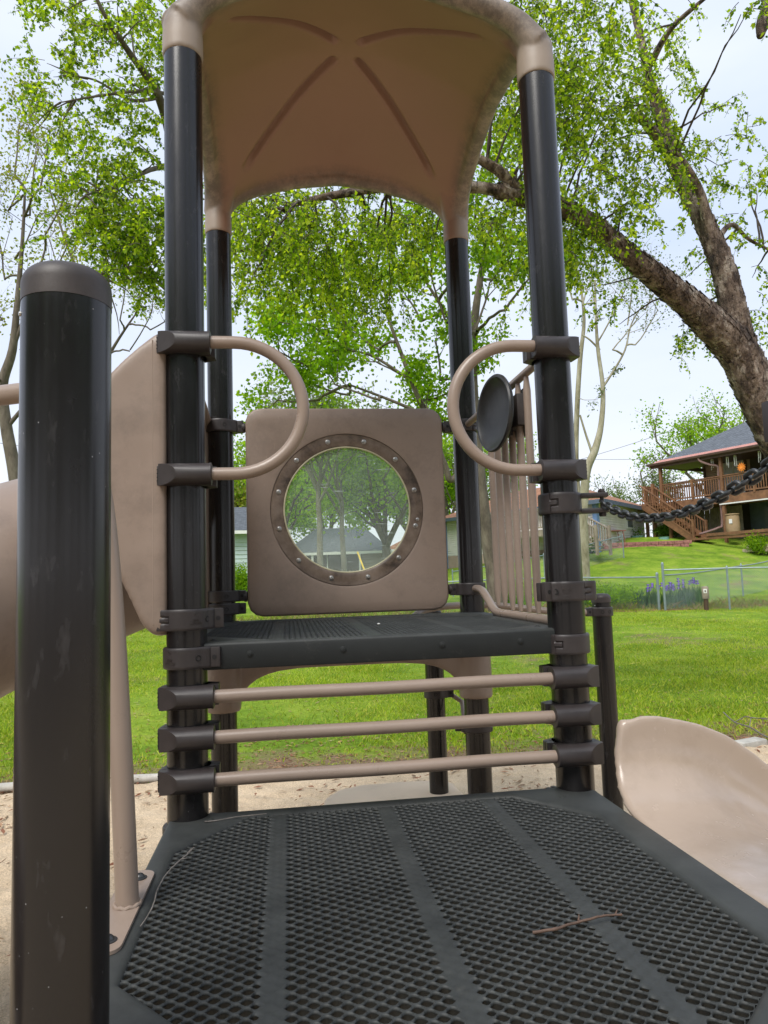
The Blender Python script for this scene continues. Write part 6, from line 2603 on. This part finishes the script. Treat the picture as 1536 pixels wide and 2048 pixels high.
br = placed('rain_barrel', 4.1, -0.75, 0.05, 'tan rain barrel with a white sticker standing by the balcony post', 'barrel')
mb = MB(); mb.lathe([(0.27, 0), (0.29, 0.05), (0.31, 0.5), (0.29, 0.98), (0.24, 1.02), (0.31, 1.03), (0.31, 1.08), (0.05, 1.10)], 24)
mb.build('barrel_body', MT['barrel'], br)
mb = MB(); mb.box((0.10, -0.305, 0.72), (0.16, 0.012, 0.20)); mb.build('sticker', MT['white'], br)
pt = placed('plant_pot', -0.95, -1.35, 0.0, 'large round teal glazed pot with a low plant at the left of the balcony stairs', 'pot')
mb = MB(); mb.lathe([(0.18, 0), (0.30, 0.08), (0.38, 0.25), (0.37, 0.38), (0.40, 0.40), (0.40, 0.43), (0.33, 0.41), (0.30, 0.36)], 28); mb.build('pot_body', MT['teal'], pt)
lv = Leaves(); g9 = np.random.default_rng(9)
lv.ball(Vector(pt.location) + Vector((0, 0, 0.5)), 0.5, 350, 0.08, g9, -0.6); lv.mesh('plant', MT['leaf_dark'], pt, g9)
pt = placed('plant_pot', 1.0, -1.7, 0.0, 'small teal pot half hidden by the dark bush under the stairs', 'pot')
mb = MB(); mb.lathe([(0.14, 0), (0.24, 0.08), (0.26, 0.25), (0.28, 0.27), (0.22, 0.25)], 24); mb.build('pot_body', MT['teal'], pt)
sn = placed('sun_ornament', 4.55, -0.45, fz + 1.18, 'orange sun-shaped ornament hanging above the balcony rail', 'ornament')
mb = MB(); mb.lathe([(0.10, -0.015), (0.10, 0.015)], 24, (0, 0, 0), Matrix.Rotation(R(90), 3, 'X'))
mb.build('disc', MT['orange'], sn)
mb = MB()
for k in range(12):
    a = k * math.pi / 6
    c, s = math.cos(a), math.sin(a)
    mb.prism([(0.115 * c - .035 * s, .115 * s + .035 * c), (0.115 * c + .035 * s, .115 * s - .035 * c), (.24 * c + 0.03 * s, .24 * s - .03 * c)], -0.006, 0.006, Matrix.Rotation(R(90), 4, 'X'))
mb.build('rays', MT['orange'], sn)
for k, (x, lab) in enumerate(((2.95, 'left of the porch window post'), (3.75, 'long tubes, just right of the downspout'), (4.15, 'short tubes, left of the orange sun'), (5.35, 'small pale, right of the orange sun'), (5.9, 'single pale tube near the trunk'))):
    ch = placed('wind_chime', x, -0.25, ez - 0.25, 'hanging wind chime on the balcony, ' + lab, 'wind chime')
    mb = MB()
    mb.lathe([(0.07, -0.01), (0.07, 0.01)], 12)
    mb.tube([(0, 0, 0), (0, 0, 0.2)], 0.004, 4)
    mb.build('top_disc', MT['white'], ch)
    for q in range(4):
        a = q * math.pi / 2
        mb = MB(); mb.tube([(0.055 * math.cos(a), 0.055 * math.sin(a), -0.03), (0.055 * math.cos(a), 0.055 * math.sin(a), -0.30 - 0.1 * ((q + k) % 3))], 0.013, 6)
        mb.build('chime_tube', MT['white'], ch)
# board fence below the balcony
bf = placed('board_fence', -2.2, 1.6, 0, 'weathered upright board fence behind the balcony posts', 'fence')
mb = MB()
for i in range(36):
    mb.box((i * 0.15, 0, 0.85 + 0.02 * math.sin(i * 7)), (0.138, 0.025, 1.75), Matrix.Rotation(R(random.uniform(-.8, .8)), 3, 'Y'))
for z in (0.4, 1.4): mb.box((2.6, 0.04, z), (5.4, 0.04, 0.09))
mb.build('boards', MT['greywood'], bf, smooth=False)

# brick retaining wall in front
a, b = ground_at(1212, 33.5), ground_at(1378, 33)
rw = empty('retaining_wall', a, math.atan2(b.y - a.y, b.x - a.x), label='low rough red block retaining wall at the top of the lawn', cat='wall')
mb = MB()
Lw = (b - a).to_2d().length
rr = random.Random(3)
for row in range(2):
    x = -0.1
    while x < Lw:
        w_ = rr.uniform(0.28, 0.42)
        t = x / Lw
        zz = (b.z - a.z) * t
        mb.box((x + w_ / 2, rr.uniform(-.02, .02), zz + 0.02 + row * 0.17), (w_ - 0.015, 0.28, 0.165), None, 0.02)
        x += w_
mb.build('blocks', MT['brick'], rw)
sw = ground_at(1500, 31.5)
rw = empty('retaining_wall', sw, ang, label='low tan stone wall beside the patio at the right margin', cat='wall')
mb = MB()
for row in range(2):
    for i in range(9):
        mb.box((i * .38 + (row * .19), rr.uniform(-.02, .02), 0.06 + row * 0.16), (0.365, 0.28, 0.155), None, 0.025)
mb.build('blocks', MT['stone'], rw)

# --- grey house with orange-brown roof
C0 = at(1196, 1100, 33.0); C1 = at(893, 1100, 41.0); C2 = at(1292, 1100, 39.0)
hz0 = 1.0
gh = empty('house', (0, 0, 0), 0, label='pale grey sided house with orange-brown roof and blue trim behind the tower', cat='house')
ezg = CAM_POS.z + (1143 - 1000) * 33 / FPX
ezl = ezg
def P3_(p, z): return Vector((p.x, p.y, z))
ext = C1 + (C2 - C0)
wl_pts = [C0, C2, ext, C1]
mb = MB()
mb.prism([(p.x, p.y) for p in wl_pts], hz0 + 0.9, ezg - 0.02)
mb.build('wall', MT['siding_grey'], gh, smooth=False)
mb = MB()
mb.prism([(C0.x + (p.x - C0.x) * 1.0, C0.y + (p.y - C0.y) * 1.0) for p in wl_pts], hz0 - 0.6, hz0 + 0.899)
mb.build('foundation', MT['foundation'], gh, smooth=False)
ctr = (C0 + ext) / 2
ov = 1.12
E_ = [ctr + (p - ctr) * ov for p in wl_pts]
rgz = ezg + 1.55
la = (C1 - C0).normalized(); m1 = ctr + la * ((C1 - C0).length * 0.18); m2 = ctr - la * ((C1 - C0).length * 0.18)
mb = MB()
e0, e2, e3, e1 = [P3_(p, ezg) for p in E_]
R1, R2 = P3_(m1, rgz), P3_(m2, rgz)
quad_slab(mb, [e0, e1, R1, R2], 0.10)
quad_slab(mb, [e2, e0, R2], 0.10)
quad_slab(mb, [e3, e2, R2, R1], 0.10)
quad_slab(mb, [e1, e3, R1], 0.10)
mb.build('roof', MT['roof_orange'], gh, smooth=False)
mb = MB()
for a, b in ((e0, e1), (e0, e2), (e1, e3), (e2, e3)):
    mb.bar(a - Vector((0, 0, .10)), b - Vector((0, 0, .10)), 0.12, 0.19)
mb.build('gutter', MT['fascia_blue'], gh, smooth=False)
mb = MB()
mb.box(P3_(C0, (hz0 + .3 + ezg) / 2), (0.22, 0.22, ezg - hz0 - .4), Matrix.Rotation(0.6, 3, 'Z'))
mb.box(P3_(C1, (hz0 - .5 + ezg) / 2), (0.20, 0.20, ezg - hz0 + .4), Matrix.Rotation(0.6, 3, 'Z'))
mb.box(P3_(C0 + (C1 - C0) * 0.07, (hz0 + .3 + ezg) / 2) + Vector((0, -0.05, 0)), (0.2, 0.16, ezg - hz0 - .4))
mb.build('corner_trim', MT['trim_blue'], gh, smooth=False)
d2 = (C2 - C0).normalized(); n2 = Vector((d2.y, -d2.x, 0))
wc = C0 + (C2 - C0) * 0.64
mb = MB()
Rw = Matrix((d2, -n2, Vector((0, 0, 1)))).transposed()
mb.box(Vector((wc.x, wc.y, ezg - 0.72)) + n2 * 0.03, (0.95, 0.08, 0.85), Rw)
fw = mb.build('window', MT['white'], gh)
mb = MB(); mb.box(Vector((wc.x, wc.y, ezg - 0.72)) + n2 * 0.075, (0.8, 0.02, 0.7), Rw); mb.build('pane', MT['glass'], fw)
# weathered deck and steps before the left wall
dl = (C1 - C0).normalized(); nl = Vector((-dl.y, dl.x, 0))
if nl.dot(CAM_POS - C0) < 0: nl = -nl
ga = math.atan2(-dl.y, -dl.x)
dk_o = C0 + dl * 6.3 + nl * 0.1
zdk = CAM_POS.z + (1148 - 1062) * 34 / FPX
gd_ = empty('wooden_deck', (dk_o.x, dk_o.y, 0), ga, label='weathered grey wooden deck with steps and railings before the grey house', cat='deck')
mb = MB()
mb.box((2.9, -0.9, zdk - 0.05), (5.6, 1.8, 0.08)); mb.box((2.9, -1.82, zdk - 0.18), (5.6, 0.05, 0.26))
mb.build('deck_floor', MT['greywood'], gd_, smooth=False)
for i in range(5):
    xx = 0.15 + i * 1.38
    mb = MB(); mb.box((xx, -1.8, (zdk + 0.2) / 2 + .1), (0.11, 0.11, zdk + 0.2)); mb.build('deck_post', MT['greywood'], gd_, smooth=False)
mb = MB()
for z in (0.22, 0.5, 0.78, 1.0): mb.bar((0.1, -1.84, zdk + z), (2.6, -1.84, zdk + z), 0.04, 0.10)
for xx in (0.15, 1.4, 2.6): mb.box((xx, -1.8, zdk + 0.5), (0.1, 0.1, 1.1))
mb.build('plank_rail', MT['greywood'], gd_, smooth=False)
railing(gd_, (2.8, -1.84, zdk), (5.6, -1.84, zdk), 0.98, mat=MT['greywood'])
z3 = zdk - 1.15
a = Vector((5.6, -1.5, zdk)); b = Vector((7.9, -1.9, z3))
mb = MB()
for off in (-0.35, 0.6):
    mb.bar(a + Vector((0, off, .95)), b + Vector((0, off, .95)), 0.09, 0.05)
    mb.bar(a + Vector((0, off, .2)), b + Vector((0, off, .2)), 0.04, 0.07)
    for i in range(17):
        p = a.lerp(b, i / 16) + Vector((0, off, .56)); mb.box(p, (0.04, 0.04, 0.78))
    for p in (a, b): mb.box(p + Vector((0, off, .45)), (0.11, 0.11, 1.3))
mb.build('step_rail', MT['greywood'], gd_, smooth=False)
mb = MB()
for i in range(7): mb.box(a.lerp(b, (i + .5) / 7) + Vector((0, .12, -0.05)), (0.33, 0.95, 0.05))
mb.build('steps', MT['greywood'], gd_, smooth=False)

# red garden stand near the grey wall
p = ground_at(1232, 34.6)
gs = empty('garden_stand', p, 0.2, label='faded red garden table frame on the grass before the grey siding', cat='table')
mb = MB(); mb.box((0, 0, 0.62), (1.1, 0.5, 0.05), None, 0.01); mb.build('top', MT['redpaint'], gs)
for sx_ in (-0.45, 0.45):
    for sy_ in (-0.2, 0.2):
        mb = MB(); mb.bar((sx_ * 1.1, sy_, 0), (sx_ * .9, sy_, 0.6), 0.035); mb.build('leg', MT['redpaint'], gs)

# --- pale blue house at left and the one seen through the window
def plain_house(label, pxa, pxb, da, db, ztop_px, zbot, wallmat, roofmat, depth=7, rise=1.5, over=0.5, wins=()):
    a, b = at(pxa, 1150, da), at(pxb, 1150, db)
    an = math.atan2(b.y - a.y, b.x - a.x)
    L = (b - a).to_2d().length
    hor = 1158 - 0.033 * (pxa - 768)
    zt = CAM_POS.z + (hor - ztop_px) * da / FPX
    h = empty('house', (a.x, a.y, zbot), an, label=label, cat='house')
    H = zt - zbot
    mb = MB(); mb.box((L / 2, depth / 2, H / 2), (L, depth, H)); mb.build('wall', wallmat, h, smooth=False)
    mb = MB()
    quad_slab(mb, [(-over, -over, H - .02), (L + over, -over, H - .02), (L - 1.2, depth / 2, H + rise), (1.2, depth / 2, H + rise)], 0.12)
    quad_slab(mb, [(L + over, -over, H - .02), (L + over, depth + over, H - .02), (L - 1.2, depth / 2, H + rise)], 0.12)
    quad_slab(mb, [(L + over, depth + over, H - .02), (-over, depth + over, H - .02), (1.2, depth / 2, H + rise), (L - 1.2, depth / 2, H + rise)], 0.12)
    quad_slab(mb, [(-over, depth + over, H - .02), (-over, -over, H - .02), (1.2, depth / 2, H + rise)], 0.12)
    mb.build('roof', roofmat, h, smooth=False)
    mb = MB()
    mb.box((L / 2, -over, H - 0.13), (L + 2 * over, 0.10, 0.16)); mb.box((L + over, depth / 2, H - 0.13), (0.1, depth + 2 * over, 0.16)); mb.box((-over, depth / 2, H - 0.13), (0.1, depth + 2 * over, 0.16))
    mb.build('gutter', MT['white'], h, smooth=False)
    mb = MB(); mb.box((L / 2, -over / 2, H - 0.1), (L + over, over, 0.05)); mb.build('soffit', MT['fascia_blue'], h, smooth=False)
    for (t, z, w_, h_) in wins: window(h, L * t, 0, z, w_, h_)
    mb = MB(); mb.tube([(L * .7, depth * .3, H + .4), (L * .7, depth * .3, H + rise * .8 + .3)], 0.06, 8); mb.build('vent_pipe', MT['fascia_blue'], h)
    return h


plain_house('pale blue sided house with grey roof at the left behind the left back post', 380, 560, 34, 35, 1062, 0.1, MT['siding_aqua'], MT['roof_grey'], wins=((0.2, 1.6, 1.0, 1.0), (0.85, 1.6, 0.8, 1.0)))
hp = plain_house('grey-roofed house with a shaded porch seen through the round window', 585, 768, 44, 44, 1106, 0.5, MT['siding_tan'], MT['roof_grey'], rise=1.7, wins=((0.3, 1.5, 0.9, 1.0),))
for t in (0.25, 1.3, 3.2, 4.2):
    mb = MB(); mb.box((t, -0.42, 0.9), (0.12, 0.12, 1.9)); mb.build('porch_post', MT['white'], hp)
mb = MB(); mb.box((2.2, -0.02, 1.0), (4.2, 0.04, 1.7)); mb.build('porch_shade_sheet', MT['cavity'], hp)  # dark sheet painted as shade inside the porch
plain_house('low orange-roofed outbuilding at the right of the round window view', 785, 850, 52, 52, 1098, 0.6, MT['siding_tan'], MT['roof_orange'], rise=0.9, depth=4)
# white pickets
pa_, pb2 = ground_at(600, 40), ground_at(800, 40)
pf_ = empty('picket_fence', pa_, math.atan2(pb2.y - pa_.y, pb2.x - pa_.x), label='pale picket fence low in the round window view', cat='fence')
mb = MB()
Lp = (pb2 - pa_).to_2d().length
for i in range(int(Lp / 0.2)):
    mb.box((i * 0.2, 0, 0.5), (0.11, 0.02, 1.0))
for z in (0.3, 0.75): mb.box((Lp / 2, 0.03, z), (Lp, 0.04, 0.07))
mb.build('pickets', MT['greywood'], pf_, smooth=False)
# yellow guy-wire sleeve and its pole
p0 = ground_at(748, 30); p1 = at(715, 1104, 31)
gw = empty('guy_wire', p0, label='yellow sleeved guy wire slanting down through the round window view', cat='guy wire')
mb = MB(); mb.tube([Vector((0, 0, 0)), p1 - p0], 0.035, 8); mb.build('yellow_sleeve', MT['yellow'], gw)
mb = MB(); mb.tube([p1 - p0, (p1 - p0) * 5.2], 0.008, 5); mb.build('steel_wire', MT['cable'], gw)

# utility lines
def cable(a, b, sag, label, r=0.012):
    pts = []
    for i in range(25):
        t = i / 24
        p = a.lerp(b, t); p.z -= sag * 4 * t * (1 - t)
        pts.append(p)
    mb = MB(); mb.tube(pts, r, 5)
    return mb.build('power_line', MT['cable'], None, label=label, cat='power line')


cable(at(1120, 930, 48), at(1420, 832, 46), 0.15, 'thin power line rising to the right above the orange roof', 0.014)
cable(at(1000, 917, 52), at(1345, 918, 50), 0.05, 'level power line crossing behind the pale bare-limbed tree', 0.014)
cable(at(1000, 912, 50), at(880, 830, 50), 0.1, 'short power line segment behind the right back post', 0.012)
cable(at(-40, 880, 30), at(500, 930, 30), 0.2, 'thin line at the left behind the near post', 0.010)

# fallen branch on the grass at right
def on_ground(px, py):
    d = CAM_F + CAM_R * ((px - 768) / FPX) + CAM_U * ((1024 - py) / FPX)
    p = CAM_POS + d * ((GZ - CAM_POS.z) / d.z)
    return Vector((p.x, p.y, float(gz(p.x, p.y)) + 0.05))


P = [on_ground(*q) for q in ((1448, 1438), (1470, 1456), (1500, 1466), (1530, 1484), (1570, 1500))]
mb = MB(); mb.tube(smooth_pts(P, 4), 0.006, 6); mb.tube([P[1], P[1] + Vector((.12, .02, .04)), P[1] + Vector((.25, -.12, .03))], 0.004, 5); mb.tube([P[2], P[2] + Vector((.1, .12, .05)), P[2] + Vector((.3, .16, .03))], 0.004, 5)
mb.build('fallen_branch', MT['stick_grey'], None, 60, label='thin fallen branch lying on the grass beyond the open slide', cat='branch')
